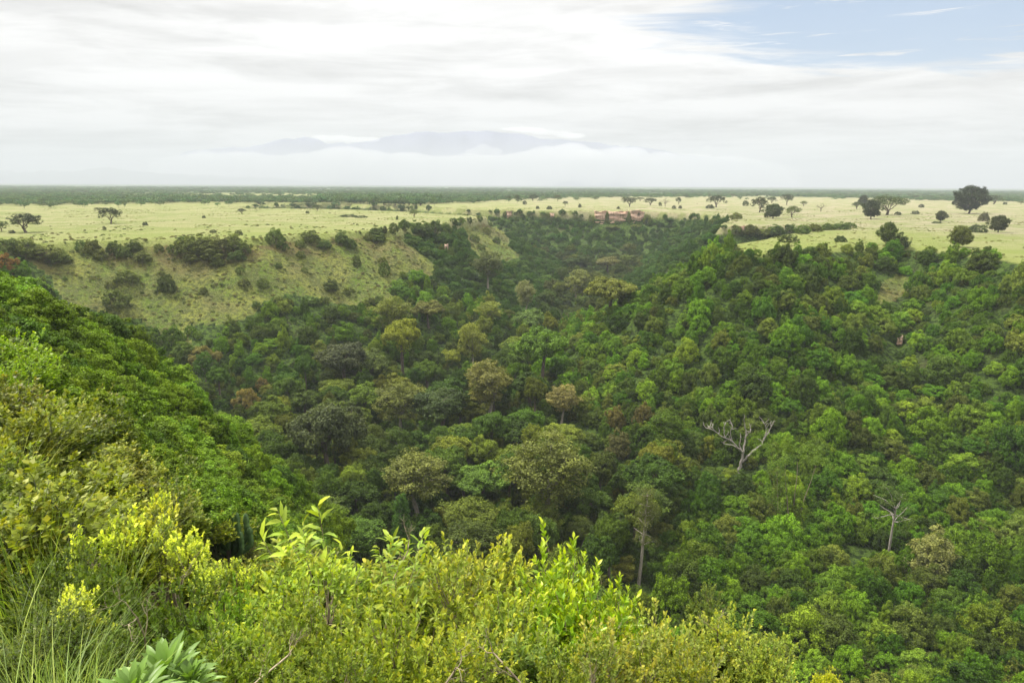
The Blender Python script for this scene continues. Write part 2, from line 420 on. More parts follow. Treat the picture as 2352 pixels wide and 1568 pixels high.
# ================================================================== far hills and mountains
def ridge(name, prof, dist0, depth, base_v, mat, seed, rough=.05):
    us = np.arange(prof[0][0], prof[-1][0]+1, 3.0); vs = np.interp(us, [p[0] for p in prof], [p[1] for p in prof])
    vs = vs+(fbm(us, us*0, 60, 4, seed)*5+fbm(us, us*0, 14, 3, seed+5)*2.2)
    d = pix_ray(us, vs); hz = np.hypot(d[:, 0], d[:, 1]); top = d[:, 2]/hz*dist0; azz = np.arctan2(d[:, 0], d[:, 1])
    nd = 26; V = []
    for j in range(nd):
        t = j/(nd-1)*2-1; r = dist0+t*depth/2
        w = max(0, 1-abs(t))**.8
        nz = fbm(azz*60, np.full_like(azz, t*3), 1.0, 4, seed+9)*rough*2
        h = PL-8+(top-PL+8)*np.clip(w*(1+nz*(1-w)*3), 0, 1.0)
        if j in (0, nd-1): h[:] = PL-30
        V.append(np.stack([r*np.sin(azz), r*np.cos(azz), h], -1))
    V = np.array(V); n2 = V.shape[1]; ii = np.arange(nd*n2).reshape(nd, n2)
    Fq = np.stack([ii[:-1, :-1], ii[:-1, 1:], ii[1:, 1:], ii[1:, :-1]], -1).reshape(-1, 4)
    return tag(link(name, mesh_np(name, V.reshape(-1, 3), Fq, smooth=True), mat=mat), kind='structure')
m_hill = simple('hill_forest', (.035, .05, .045), .95, (.07, .09, .07), .002)
m_mtn = simple('hazy_mountain', (.12, .13, .20), .95, (.15, .16, .24), .001)  # pale blue of distance haze put into the mountain colour
ridge('far_hills', [(-200, 400), (-60, 396), (40, 394), (110, 390), (150, 395), (200, 391), (240, 385), (300, 391), (360, 398), (430, 401), (520, 403), (620, 408), (700, 414), (800, 421), (900, 428)], 26000, 3600, 430, m_hill, 3)
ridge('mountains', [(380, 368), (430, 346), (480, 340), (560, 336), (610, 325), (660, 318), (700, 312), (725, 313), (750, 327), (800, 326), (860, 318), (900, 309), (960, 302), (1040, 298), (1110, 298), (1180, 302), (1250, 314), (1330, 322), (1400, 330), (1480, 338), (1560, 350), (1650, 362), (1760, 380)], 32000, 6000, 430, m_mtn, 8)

# low cloud hanging round the foot of the mountains
def cloud_bank():
    V, Fc, n = [], [], 0
    k1, k2 = 22, 14
    th = np.arange(k1)/k1*2*PI; ph = np.linspace(-PI/2, PI/2, k2)
    T, Pp = np.meshgrid(th, ph); sph = np.stack([np.cos(Pp)*np.cos(T), np.cos(Pp)*np.sin(T), np.sin(Pp)], -1)
    ii = np.arange(k2*k1).reshape(k2, k1); nn = np.roll(ii, -1, 1)
    Fb = np.stack([ii[:-1], nn[:-1], nn[1:], ii[1:]], -1).reshape(-1, 4)
    rng = np.random.default_rng(4)
    def puff(u, v, rx, rz, dist):
        nonlocal n
        d = pix_ray(u, v); h = math.hypot(d[0], d[1]); c = d/h*dist
        q = sph*np.array([rx, rx, rz])
        o = fbm(sph[..., 0]*2+u, sph[..., 2]*3+sph[..., 1]*2+v, 1.1, 3, int(u) % 50)
        q = q*(1+.22*o[..., None])
        V.append((q+c).reshape(-1, 3)); Fc.append(Fb+n); n += k1*k2
    for u in np.arange(400, 1760, 26):
        top = 352+7*math.sin(u*.013)+rng.uniform(-6, 6)+np.interp(u, [400, 520, 590, 620, 740, 780, 850, 1220, 1300, 1450, 1760], [10, -12, -8, 0, -4, -12, -2, -4, -16, -14, 14])
        w = math.exp(-((u-1110)/45)**2)*10+math.exp(-((u-1640)/60)**2)*6
        puff(u, top+22-w, rng.uniform(560, 1050), rng.uniform(220, 350), 27600+rng.uniform(-600, 600))
        puff(u+9, top+44, rng.uniform(700, 1180), rng.uniform(330, 470), 27000+rng.uniform(-600, 600))
        puff(u+9, top+64, rng.uniform(700, 1180), rng.uniform(330, 470), 26500+rng.uniform(-600, 600))
    for u, v, rx, rz in ((1110, 342, 190, 110), (1090, 350, 240, 90), (1135, 348, 200, 90), (1625, 340, 110, 60), (1260, 357, 200, 70), (1175, 356, 120, 50)):
        puff(u, v, rx*1.7, rz*1.7, 26200)
    # bright roll of cloud over the summits
    for u in np.arange(740, 860, 16): puff(u, 318+(u-740)*.02+rng.uniform(-3, 3), 430, 100, 28000)
    for u in np.arange(1180, 1330, 22):
        v = np.interp(u, [860, 960, 1100, 1200, 1300, 1420], [302, 293, 289, 295, 307, 322]); puff(u, v+rng.uniform(-5, 5), rng.uniform(300, 600), rng.uniform(60, 130), 28000)
    return mesh_np('cloud_bank', np.concatenate(V), np.concatenate(Fc), smooth=True)
m_cloud, nt = new_mat('cloud_vapour'); N = NT(nt); pv = N.n('ShaderNodeVolumePrincipled'); pv.inputs['Color'].default_value = (.97, .97, .98, 1); pv.inputs['Density'].default_value = .0007
o = N.n('ShaderNodeOutputMaterial'); nt.links.new(pv.outputs[0], o.inputs['Volume'])
cb_ = link('cloud_bank', cloud_bank(), mat=m_cloud)
rm = cb_.modifiers.new('merge', 'REMESH'); rm.mode = 'VOXEL'; rm.voxel_size = 85
tag(cb_, 'low white cloud bank wrapped round the feet and tops of the far mountains', 'cloud', kind='stuff')

# ================================================================== prototype trees (trunk + crown at real size)
def trunk_mesh(name, H, r0, nl, spread, rng, fork=.35, tipz=None, lean=0, wob=.25, sub=2):
    T = Tubes()
    top, d = curve((0, 0, -1.2), (lean, 0, 1), H*fork+1.2, 6, rng, .12)
    T.add(top, np.linspace(r0*1.25, r0*.8, len(top)), 8)
    ends = []
    for i in range(nl):
        a = i/nl*2*PI+rng.uniform(-.3, .3); tz = (tipz or H*.8)*rng.uniform(.85, 1.05)
        tgt = np.array([math.cos(a)*spread*rng.uniform(.5, 1), math.sin(a)*spread*rng.uniform(.5, 1), tz])
        st = top[-1-rng.integers(0, 2)]; L = np.linalg.norm(tgt-st)
        t = np.linspace(0, 1, 8)[:, None]; P = st+(tgt-st)*t; P[:, 2] -= np.sin(t[:, 0]*PI)*L*.10*rng.uniform(-.5, 1)
        P[1:-1] += rng.normal(size=(6, 3))*L*.025
        T.add(P, np.linspace(r0*.55, r0*.14, 8), 6); ends.append(P[-1])
        for j in range(sub):
            s_ = P[rng.integers(3, 7)]; Q, _ = curve(s_, unit(tgt-st)+rng.normal(size=3)*.6, L*.4, 4, rng, .4, .3); T.add(Q, np.linspace(r0*.22, r0*.06, 5), 5); ends.append(Q[-1])
    return T.mesh(name), np.array(ends)
def proto(name, trunk, crown, tmat, cmat): return dict(name=name, trunk=trunk, crown=crown, tmat=tmat, cmat=cmat)
rg = lambda s_: np.random.default_rng(s_)
P_BUSH, P_CAN, P_SPARSE, P_ACA, P_DENSE, P_SCRUB = [], [], [], [], [], []
for i in range(6):   # dense rounded trees and climbers to the ground (about 4 m crown radius)
    r = rg(100+i); lb = dome_lobes(4, 4.3+.5*(i % 3), 34, r, (.14, .34), low=-.1); lb[:-1, :3] *= r.uniform(.8, 1.15, (34, 1)); lb[:, 2] += .8; lb[:, :2] *= r.uniform(.75, 1.2, 2)
    lb[:, 2] *= r.uniform(.8, 1.25, len(lb))
    tr, _ = trunk_mesh('trunk', 4.5, .22, 4, 2.0, r)
    P_BUSH.append(proto('bushy_tree', tr, foliage('crown', lb, 13, 38, .27, r), M_bark, M_leaf))
for i in range(5):   # spreading canopy trees of the gorge floor (8 m radius, 19 m tall)
    r = rg(200+i); tr, ends = trunk_mesh('trunk', 19, .5, 8, 5.5, r, .5, 14)
    lb = dome_lobes(7.6, 5.5, 44, r, (.12, .26), low=.0); lb[:-1, :3] *= r.uniform(.82, 1.12, (44, 1)); lb[:, 2] = lb[:, 2]*r.uniform(.75, 1.2, len(lb))+11.0; lb[:, :2] *= r.uniform(.8, 1.15, 2)
    P_CAN.append(proto('canopy_tree', tr, foliage('crown', lb, 16, 38, .48, r), M_bark, M_leaf))
for i in range(4):   # open crowned tall trees with pale limbs
    r = rg(300+i); tr, ends = trunk_mesh('trunk', 20, .34, 7, 4.2, r, .55, 17, sub=3)
    L = []
    for e in ends: L.append([*(e+r.normal(size=3)*.4), *(np.array([1.5, 1.5, 1.1])*r.uniform(.7, 1.25))])
    for k in range(24): zf = (k+.5)/24; q = 4.6*math.sin(PI*(.12+.8*zf))*r.uniform(.45, 1); a = k*2.4; L.append([q*math.cos(a), q*math.sin(a), 8.5+12*zf, 1.5, 1.5, 1.2])
    P_SPARSE.append(proto('open_crowned_tree', tr, foliage('crown', np.array(L), 11, 26, .36, r, cr=.5, face=-1.1), M_pale, M_leaf))
def acacia(i, H=9.5, W=6.3, base=.5, n=20, thick=.9, dens=26):
    r = rg(400+i); tr, ends = trunk_mesh('trunk', H, .42, 6, W*.62, r, .26, H*.72, lean=r.uniform(-.2, .2))
    L = []
    for k in range(n):
        q = math.sqrt((k+.5)/n)*W*.8; a = k*2.4+r.uniform(-.4, .4); L.append([q*math.cos(a), q*math.sin(a), H*(.9-.32*(q/W)**2)-r.uniform(0, H*.22)*(k % 2), W*.26, W*.26, thick*r.uniform(.7, 1.2)])
    return proto('acacia_tree', tr, foliage('crown', np.array(L), 10, dens, .34, r, face=-1.1, cr=.42), M_bark, M_leaf)
for i in range(4): P_ACA.append(acacia(i, W=5.4+.6*i, thick=1.0+.15*i))
for i in range(3):   # very dark, layered, low skirted savanna tree (height 13, radius 9)
    r = rg(500+i); tr, ends = trunk_mesh('trunk', 13, .5, 7, 5.5, r, .2, 10); L = []
    for k in range(44):
        t = (k+.5)/44; z = 2.8+t*9.6; w = 8.8*math.sin(PI*(.10+.82*t))**.8*r.uniform(.8, 1.08); a = k*2.4; q = w*r.uniform(.35, .92)
        L.append([q*math.cos(a), q*math.sin(a), z, 2.3, 2.3, 1.0])
    P_DENSE.append(proto('evergreen_tree', tr, foliage('crown', np.array(L), 12, 40, .45, r, cr=.42, face=-.8), M_bark, M_leaf))
for i in range(4):   # scrub bush, 2.2 m radius
    r = rg(600+i); lb = dome_lobes(2.1, 2.1, 11, r, (.3, .5), low=-.1); lb[:, 2] += .5
    tr, _ = trunk_mesh('stem', 2.2, .09, 4, 1.2, r, .2, 1.6, sub=1)
    P_SCRUB.append(proto('scrub_bush', tr, foliage('crown', lb, 10, 24, .26, r), M_bark, M_leaf))
# leafless savanna tree
def bare_mesh(name, H, r0, nl, spread, seed, fork=.3, depth=3, tipz=None):
    r = rg(seed); T = Tubes()
    top, d = curve((0, 0, -1.2), (0, 0, 1), H*fork+1.2, 6, r, .15); T.add(top, np.linspace(r0*1.2, r0*.8, len(top)), 9)
    def grow(p, d_, L, rad, lev):
        P, de = curve(p, d_, L, 7, r, .55, .35); T.add(P, np.linspace(rad, rad*.45, 8), 6)
        if lev > 0:
            for j in range(3 if lev > 1 else 4):
                k = 7-j if j else 7; nd = unit(de+r.normal(size=3)*.65+np.array([0, 0, .15])); grow(P[max(3, k)], nd, L*r.uniform(.45, .7), rad*.45, lev-1)
    for i in range(nl):
        a = i/nl*2*PI+r.uniform(-.3, .3); dz = r.uniform(.5, 1.5)
        grow(top[-1-(i % 2)], unit(np.array([math.cos(a)*spread, math.sin(a)*spread, dz])), H*(1-fork)*.55, r0*.55, depth-1)
    return T.mesh(name)

TREE_OBJS = {}
def plant(P, loc, rz, sc, tint, label=None, cat='tree', group=None, name=None, trunk=True, share=True):
    """an Empty at the tree's foot with trunk and crown children (mesh data shared between copies)"""
    e = empty(name or P['name'], loc, rz, sc if isinstance(sc, tuple) else (sc, sc, sc))
    tag(e, label, cat, group)
    if P.get('crown') is not None:
        c_ = link('crown', P['crown'], e, P['cmat'], tint)
        TREE_OBJS.setdefault(P['crown'].name, c_)
    if trunk and P.get('trunk') is not None: link(P.get('tname', 'trunk'), P['trunk'], e, P['tmat'])
    return e
def gsize(P):  # crown top height
    v = np.empty(len(P['crown'].vertices)*3, np.float32); P['crown'].vertices.foreach_get('co', v); v = v.reshape(-1, 3)
    return float(np.percentile(v[:, 2], 99.5)), float(np.percentile(np.hypot(v[:, 0], v[:, 1]), 98))
for L_ in (P_BUSH, P_CAN, P_SPARSE, P_ACA, P_DENSE, P_SCRUB):
    for P in L_: P['h'], P['r'] = gsize(P)

def stuff(name, label, cat, pts, scl, rot, idx, tint, protos):
    me = mesh_np(name, pts, attrs={'iscale': ('POINT', 'FLOAT_VECTOR', scl), 'irot': ('POINT', 'FLOAT', rot), 'iidx': ('POINT', 'FLOAT', idx), 'tint': ('POINT', 'FLOAT_VECTOR', tint)})
    o = link(name, me); tag(o, label, cat, kind='stuff')
    g = bpy.data.node_groups.new(name, 'GeometryNodeTree'); g.interface.new_socket('Geometry', in_out='INPUT', socket_type='NodeSocketGeometry'); g.interface.new_socket('Geometry', in_out='OUTPUT', socket_type='NodeSocketGeometry')
    n = g.nodes; l = g.links; gi = n.new('NodeGroupInput'); go = n.new('NodeGroupOutput'); ip = n.new('GeometryNodeInstanceOnPoints'); jg = n.new('GeometryNodeJoinGeometry')
    for p in protos:
        oi = n.new('GeometryNodeObjectInfo'); oi.transform_space = 'ORIGINAL'; oi.inputs['Object'].default_value = p; oi.inputs['As Instance'].default_value = True; l.new(oi.outputs['Geometry'], jg.inputs[0])
    def na(nm, ty):
        q = n.new('GeometryNodeInputNamedAttribute'); q.data_type = ty; q.inputs[0].default_value = nm; return q.outputs[0]
    l.new(gi.outputs[0], ip.inputs['Points']); l.new(jg.outputs[0], ip.inputs['Instance']); ip.inputs['Pick Instance'].default_value = True
    l.new(na('iidx', 'FLOAT'), ip.inputs['Instance Index']); l.new(na('iscale', 'FLOAT_VECTOR'), ip.inputs['Scale'])
    cx = n.new('ShaderNodeCombineXYZ'); l.new(na('irot', 'FLOAT'), cx.inputs[2]); l.new(cx.outputs[0], ip.inputs['Rotation'])
    l.new(ip.outputs[0], go.inputs[0])
    md = o.modifiers.new('scatter', 'NODES'); md.node_group = g
    return o

# ================================================================== gorge forest
def dmax_y(y): return np.interp(y, [0, 200, 350, 500, 700, 900], [68, 70, 72, 66, 57, 46])
rng = np.random.default_rng(77)
acc = []   # x y z R kind(0 bush,1 canopy,2 scrub) region
def throw(n, rmin, rmax, mode, pack):
    """dart throwing in the view wedge"""
    az_ = rng.uniform(math.radians(-43), math.radians(43), n); r_ = np.sqrt(rng.uniform(42**2, 1150**2, n)) if mode == 'far' else (np.sqrt(rng.uniform(420**2, 1000**2, n)) if mode == 'farfill' else np.exp(rng.uniform(math.log(42), math.log(1000), n)))
    x = r_*np.sin(az_); y = r_*np.cos(az_); z = terrain(x, y); s_ = sdist(x, y)
    nh = near_h(x, y); near = (nh > z-6) & (r_ < 230)
    dep = (PL-z)/dmax_y(y); gr = grassmask(x, y, z)
    u, v, f = project(np.stack([x, y, z+4], -1))
    ok = (u > -260) & (u < 2620) & (v < 1800) & ((s_ > 1) | near) & ~gr
    hidden = near & (r_ > 42) & (u > 760); ok &= ~hidden
    if mode == 'canopy': ok &= (dep > .84) & ~near & (x < np.interp(y, [90, 150, 210, 260], [8, 30, 62, 200]))
    R = rng.uniform(rmin, rmax, n)
    if mode == 'bush': ok &= rng.random(n) < 1.0
    for i in np.nonzero(ok)[0]:
        if mode != 'canopy' and near[i]: Ri = R[i]*(.62 if r_[i] < 90 else .8)
        else: Ri = R[i]
        if mode != 'canopy' and near[i] and rmin >= 5: continue
        if acc:
            a = ACC[:len(acc)]
            d2 = (a[:, 0]-x[i])**2+(a[:, 1]-y[i])**2
            if np.any(d2 < (pack*(a[:, 3]+Ri))**2): continue
        ACC[len(acc)] = (x[i], y[i], z[i], Ri)
        reg = 'near' if near[i] else ('floor' if dep[i] > .84 and x[i] < np.interp(y[i], [90, 150, 210, 260], [8, 30, 62, 200]) else 'slope')
        acc.append((x[i], y[i], z[i], Ri, {'canopy': 1, 'bush': 0, 'scrub': 2, 'far': 0, 'farfill': 0}[mode], reg))
ACC = np.zeros((20000, 4))
# keep clear round the special trees
SPECIAL = [  # u_base, v_base, v_top, half width px, proto list, tint, label
 ('ye', 925, 835, 735, 52, 'CAN', (.165, .185, .018), 'large yellow-green round tree standing on the gorge floor left of centre'),
 ('y2', 905, 770, 682, 45, 'SPARSE', (.125, .145, .025), 'olive-yellow tree just above the large yellow round tree'),
 ('y3', 1085, 840, 742, 34, 'SPARSE', (.16, .18, .03), 'slender yellow tree with a long pale trunk right of the yellow round tree'),
 ('g1', 1245, 860, 757, 55, 'CAN', (.085, .15, .018), 'big bright green round tree at the centre of the gorge'),
 ('g2', 1215, 770, 712, 42, 'CAN', (.09, .14, .03), 'fresh green tree behind the big bright green tree at the gorge centre'),
 ('p1', 1206, 715, 645, 26, 'SPARSE', (.16, .17, .07), 'pale grey-green slender tree with white trunk in mid gorge'),
 ('p2', 1122, 652, 578, 36, 'SPARSE', (.075, .09, .03), 'dark feathery round tree with thin trunk below the left plateau tip'),
 ('y4', 1122, 745, 693, 32, 'SPARSE', (.145, .17, .03), 'small yellow-green tree above the slender yellow tree'),
 ('y5', 1400, 715, 640, 58, 'CAN', (.125, .14, .028), 'broad olive-yellow tree at the foot of the right slope'),
 ('y6', 1328, 690, 620, 34, 'SPARSE', (.13, .145, .04), 'tall olive-yellow tree left of the broad olive tree'),
 ('y7', 1395, 625, 590, 34, 'CAN', (.13, .13, .045), 'faded yellow tree far up the gorge floor'),
 ('o1', 985, 740, 690, 40, 'CAN', (.12, .125, .035), 'olive tree between the yellow trees on the gorge floor'),
 ('o2', 920, 985, 880, 60, 'SPARSE', (.105, .12, .028), 'brownish olive tree with bare limbs below the yellow round tree'),
 ('o3', 1120, 950, 830, 58, 'SPARSE', (.13, .13, .035), 'tall brownish-yellow tree with straight trunk near the centre'),
 ('o4', 1255, 1190, 1005, 95, 'SPARSE', (.10, .115, .025), 'large thin-crowned olive tree with exposed limbs in lower centre'),
 ('o5', 960, 1160, 1040, 75, 'SPARSE', (.105, .118, .028), 'wide olive-brown tree with a bare crooked bough in lower centre'),
 ('g3', 1110, 1150, 1065, 62, 'CAN', (.085, .145, .02), 'fresh green tree beside the thin-crowned olive tree'),
 ('d1', 1010, 990, 900, 70, 'CAN', (.04, .06, .018), 'very dark flat-topped tree on the gorge floor'),
 ('d2', 760, 1090, 930, 80, 'CAN', (.06, .075, .028), 'dark grey-brown tree with rough crown at the gorge bottom left'),
 ('r1', 1290, 960, 885, 40, 'SPARSE', (.16, .145, .05), 'tree with rusty cream flowering top at the foot of the right slope'),
 ('r2', 1475, 965, 908, 26, 'BUSH', (.10, .088, .03), 'small rust-red topped tree on the lower right slope'),
 ('r3', 1412, 965, 908, 26, 'BUSH', (.12, .105, .03), 'small orange-brown tree left of the rust-red one'),
 ('r4', 1420, 1035, 985, 30, 'BUSH', (.085, .085, .028), 'reddish brown bush below the rust-red tree'),
 ('r5', 2135, 1300, 1210, 48, 'BUSH', (.15, .16, .05), 'bush covered in cream flowers at lower right'),
 ('r6', 602, 885, 850, 16, 'BUSH', (.125, .10, .035), 'small rust-brown tree on the left side of the gorge'),
 ('r7', 565, 930, 893, 30, 'BUSH', (.14, .115, .03), 'orange tinted bush on the lower left slope'),
 ('r8', 470, 830, 793, 36, 'BUSH', (.12, .11, .03), 'bronze tinted bush where the left slope meets the forest'),
 ('l1', 1335, 1250, 1190, 32, 'SPARSE', (.10, .13, .025), 'small yellow-green tree behind the glossy foreground shrub'),
 ('c2', 790, 880, 790, 60, 'CAN', (.055, .065, .03), 'dull grey-green tree left of the yellow round tree'),
 ('c3', 855, 880, 805, 40, 'CAN', (.09, .12, .03), 'olive green tree just below left of the yellow round tree'),
]
PR = {'CAN': P_CAN, 'SPARSE': P_SPARSE, 'BUSH': P_BUSH, 'SCRUB': P_SCRUB}
bases = ground_hit([s_[1] for s_ in SPECIAL], [s_[2]+((s_[2]-s_[3])*.25) for s_ in SPECIAL], 60)
special_pts = []
for s_, B in zip(SPECIAL, bases):
    key, u, vb, vt, hw, kind, tint, label = s_
    P = PR[kind][len(special_pts) % len(PR[kind])]; tint = np.array(tint)*1.3
    # stand on the ground further along so that the crown top meets vt
    dist_ = float(np.hypot(B[0], B[1]))
    w_m = hw/F*np.linalg.norm(B); sx = w_m/P['r']
    d = pix_ray(u, vt); hzl = math.hypot(d[0], d[1]); htop = d[2]/hzl*dist_-B[2]
    sz = max(.4, min(htop/P['h'], sx*1.6))
    plant(P, B, rng.uniform(0, 6), (sx, sx, sz), tint, label, 'tree', None, name={'CAN': 'broadleaf_tree', 'SPARSE': 'open_crowned_tree', 'BUSH': 'flowering_tree'}[kind])
    special_pts.append((B[0], B[1], B[2], w_m, P['h']*sz)); ACC[len(acc)] = (B[0], B[1], B[2], w_m*.75); acc.append(None)
# three bare or slender landmark trees on the right slope
BARE = [(1697, 1072, 'dead'), (2040, 1262, 'umbrella'), (1466, 1335, 'slender'), (925, 1262, 'ivy')]
bb = ground_hit([b[0] for b in BARE], [b[1]+12 for b in BARE], 60)
for B in bb: ACC[len(acc)] = (B[0], B[1], B[2], 3.2); acc.append(None)
nspecial = len(acc)
throw(1500, 6.0, 9.5, 'canopy', .52)
throw(2500, 4.2, 6.0, 'canopy', .52)
throw(500, 5.0, 7.0, 'bush', .55)
throw(8000, 2.8, 5.0, 'bush', .43)
throw(8000, 3.2, 5.2, 'far', .43)
throw(26000, 1.7, 3.0, 'scrub', .42)
throw(16000, 2.3, 3.6, 'farfill', .42)
acc = acc[nspecial:]
PROT = [(1620, 1765, 955, 1070, bb[0]), (1990, 2090, 1130, 1262, bb[1]), (1440, 1500, 1120, 1335, bb[2]), (890, 960, 1130, 1262, bb[3])]
PB = [(a, b, c, d, 250. if B is None else float(np.hypot(B[0], B[1]))) for a, b, c, d, B in PROT]
PB.append((470, 575, 1125, 1300, 50.))
for s_, B in zip(SPECIAL, bases): PB.append((s_[1]-s_[4]*.7, s_[1]+s_[4]*.7, s_[3], s_[3]+(s_[2]-s_[3])*(.55 if s_[5] != 'SPARSE' else .75), float(np.hypot(B[0], B[1]))))
keepa = []
KEEP = [[(-80, 545), (60, 602), (120, 645), (160, 690), (260, 715), (560, 730), (610, 683), (680, 665), (770, 692), (840, 694), (895, 670), (890, 640), (920, 620), (960, 617), (990, 628), (985, 600), (940, 560), (920, 530), (1060, 495), (1110, 490), (1165, 545), (1180, 585), (1140, 598), (1085, 575), (1075, 540), (1060, 480), (-80, 480)],
        [(1690, 560), (1700, 570), (1850, 556), (2000, 548), (2200, 556), (2420, 580), (2420, 440), (1690, 440)], [(1358, 480), (1486, 480), (1482, 518), (1362, 520)], [(1155, 478), (1180, 478), (1178, 498), (1160, 498)],
        [(2052, 770), (2080, 770), (2080, 800), (2056, 800)]]
for a in acc:
    x, y, z, R, k, rg_ = a; h = 15.5 if k == 1 else R*1.3; D_ = math.hypot(x, y); u, v, f = project(np.array([x, y, z+h*(.8 if k == 1 else .6)])); pr = R/f*F*.9; pv = (R*.6 if k == 1 else h*.5)/f*F
    vt = v-pv; us_ = np.array([u, u-pr*.6, u+pr*.6]); vs_ = np.array([vt, vt+pv*.4, vt+pv*.4])
    blk = False
    if D_ > 130: blk = bool(in_poly(us_, vs_, KEEP[0]).any() or in_poly(us_, vs_, KEEP[1]).any() or in_poly(us_, vs_, KEEP[2]).any() or in_poly(us_, vs_, KEEP[3]).any() or in_poly(us_, vs_, KEEP[4]).any())
    keepa.append(not blk and not any(D_ < D+2 and u+pr > a0 and u-pr < a1 and v+pv > v0 and v-pv < v1 for a0, a1, v0, v1, D in PB))
acc = [a for a, k in zip(acc, keepa) if k]
T_ = np.array([a[:5] for a in acc]); REG = [a[5] for a in acc]
# colour of each tree: species colour, drifting over the gorge; haze put into far ones
pal_slope = np.array([(.085, .155, .016), (.105, .18, .018), (.068, .13, .018), (.125, .20, .02), (.055, .095, .016), (.12, .18, .03), (.10, .145, .022), (.13, .15, .045), (.06, .085, .025), (.095, .11, .035), (.15, .20, .03)])
pal_floor = np.array([(.08, .115, .024), (.065, .10, .022), (.11, .135, .03), (.055, .09, .02), (.095, .15, .024), (.14, .155, .035), (.085, .11, .034), (.13, .135, .034)])
pal_near = np.array([(.11, .17, .016), (.09, .15, .016), (.12, .175, .018), (.06, .10, .016), (.135, .18, .02), (.115, .16, .02)])
ntree = len(T_)
pi_ = rng.integers(0, 100, ntree); tints = np.zeros((ntree, 3))
for i in range(ntree):
    pal = {'slope': pal_slope, 'floor': pal_floor, 'near': pal_near}[REG[i]]
    tints[i] = pal[pi_[i] % len(pal)]
pal_fs = np.array([(.055, .105, .026), (.065, .115, .03), (.048, .09, .026), (.075, .12, .034)]); pal_ff = np.array([(.08, .105, .045), (.10, .12, .05), (.065, .085, .04), (.09, .10, .05)])  # dull blue-green and greyish far palettes: distance haze put into the tints
farm = T_[:, 1] > 430
for i in np.nonzero(farm)[0]: tints[i] = (pal_ff if REG[i] == 'floor' else pal_fs)[pi_[i] % 4]
tints *= np.where(farm[:, None], rng.uniform(.85, 1.15, (ntree, 1)), rng.uniform(.70, 1.28, (ntree, 1)))
prom = (T_[:, 0] > 0) & ~farm & (T_[:, 1] > 230) & (np.array(REG) == 'slope'); tints[prom] *= 1.12; tints[:, 0] *= rng.uniform(.80, .99, ntree); tints *= np.array([1.08, 1.09, .55])  # promontory tints raised so it stands out from the hazy far side
tint_drift = fbm(T_[:, 0], T_[:, 1], 40, 2, 5); tints *= (1+.2*tint_drift)[:, None]  # smooth random drift of tint across the gorge
CH = np.zeros(ntree, int); SC = np.zeros((ntree, 3)); HT = np.zeros(ntree)
kinds = []
for i in range(ntree):
    R = T_[i, 3]; k = int(T_[i, 4])
    if k == 1 and math.hypot(T_[i, 0]-bb[0][0]*1.08, T_[i, 1]-bb[0][1]*1.08) < 24: k = 0; T_[i, 4] = 0
    if k == 1:
        if rng.random() < .16: pl, nm = P_SPARSE, 'SPARSE'
        else: pl, nm = P_CAN, 'CAN'
        hs = rng.uniform(12.5, 18)
    elif k == 0: pl, nm, hs = P_BUSH, 'BUSH', R*(rng.uniform(1.2, 1.9) if T_[i, 1] < 430 else rng.uniform(.9, 1.35))
    elif k == 2: pl, nm, hs = P_SCRUB, 'SCRUB', R*rng.uniform(.9, 1.6)
    if REG[i] == 'near': hs = min(hs, R*1.25, 4.4)
    j = rng.integers(0, len(pl)); CH[i] = j; P = pl[j]; SC[i] = (R/P['r'], R/P['r'], hs/P['h']); HT[i] = hs; kinds.append(nm)
ROT = rng.uniform(0, 2*PI, ntree)
kinds = np.array(kinds); tints[kinds == 'SCRUB'] *= .72  # darker understory plants, tint lowered so gaps between crowns read as shade

# visibility estimate: discs from far to near in a coarse buffer
W_, H_ = 588, 392
buf = np.full((H_, W_), -1)
cu, cv, cf = project(np.stack([T_[:, 0], T_[:, 1], T_[:, 2]+HT*np.where(T_[:, 4] == 1, .75, .6)], -1))
dd = np.hypot(T_[:, 0], T_[:, 1])
def los(P3, n=60):
    t = np.linspace(.04, .97, n); Q = P3[:, None, :]*t[None, :, None]
    h = terrain(Q[..., 0].ravel(), Q[..., 1].ravel()).reshape(Q.shape[:2]); return (Q[..., 2] > h-.5).all(1)
top3 = np.stack([T_[:, 0], T_[:, 1], T_[:, 2]+HT*.9], -1)
vis_ok = los(top3)
yy, xx = np.mgrid[0:H_, 0:W_]
for i in np.argsort(-dd):
    if not vis_ok[i]: continue
    pr = T_[i, 3]/cf[i]*F/4; pv = max(pr*.75, HT[i]*.4/cf[i]*F/4) if T_[i, 4] != 1 else pr*.7
    u0, v0 = cu[i]/4, cv[i]/4
    a, b, c_, d_ = int(max(0, u0-pr)), int(min(W_, u0+pr+1)), int(max(0, v0-pv)), int(min(H_, v0+pv+1))
    if a >= b or c_ >= d_: continue
    sub = ((xx[c_:d_, a:b]-u0)/max(pr, .5))**2+((yy[c_:d_, a:b]-v0)/max(pv, .5))**2 < 1
    buf[c_:d_, a:b][sub] = i
cnt = np.bincount(buf[buf >= 0].ravel(), minlength=ntree)
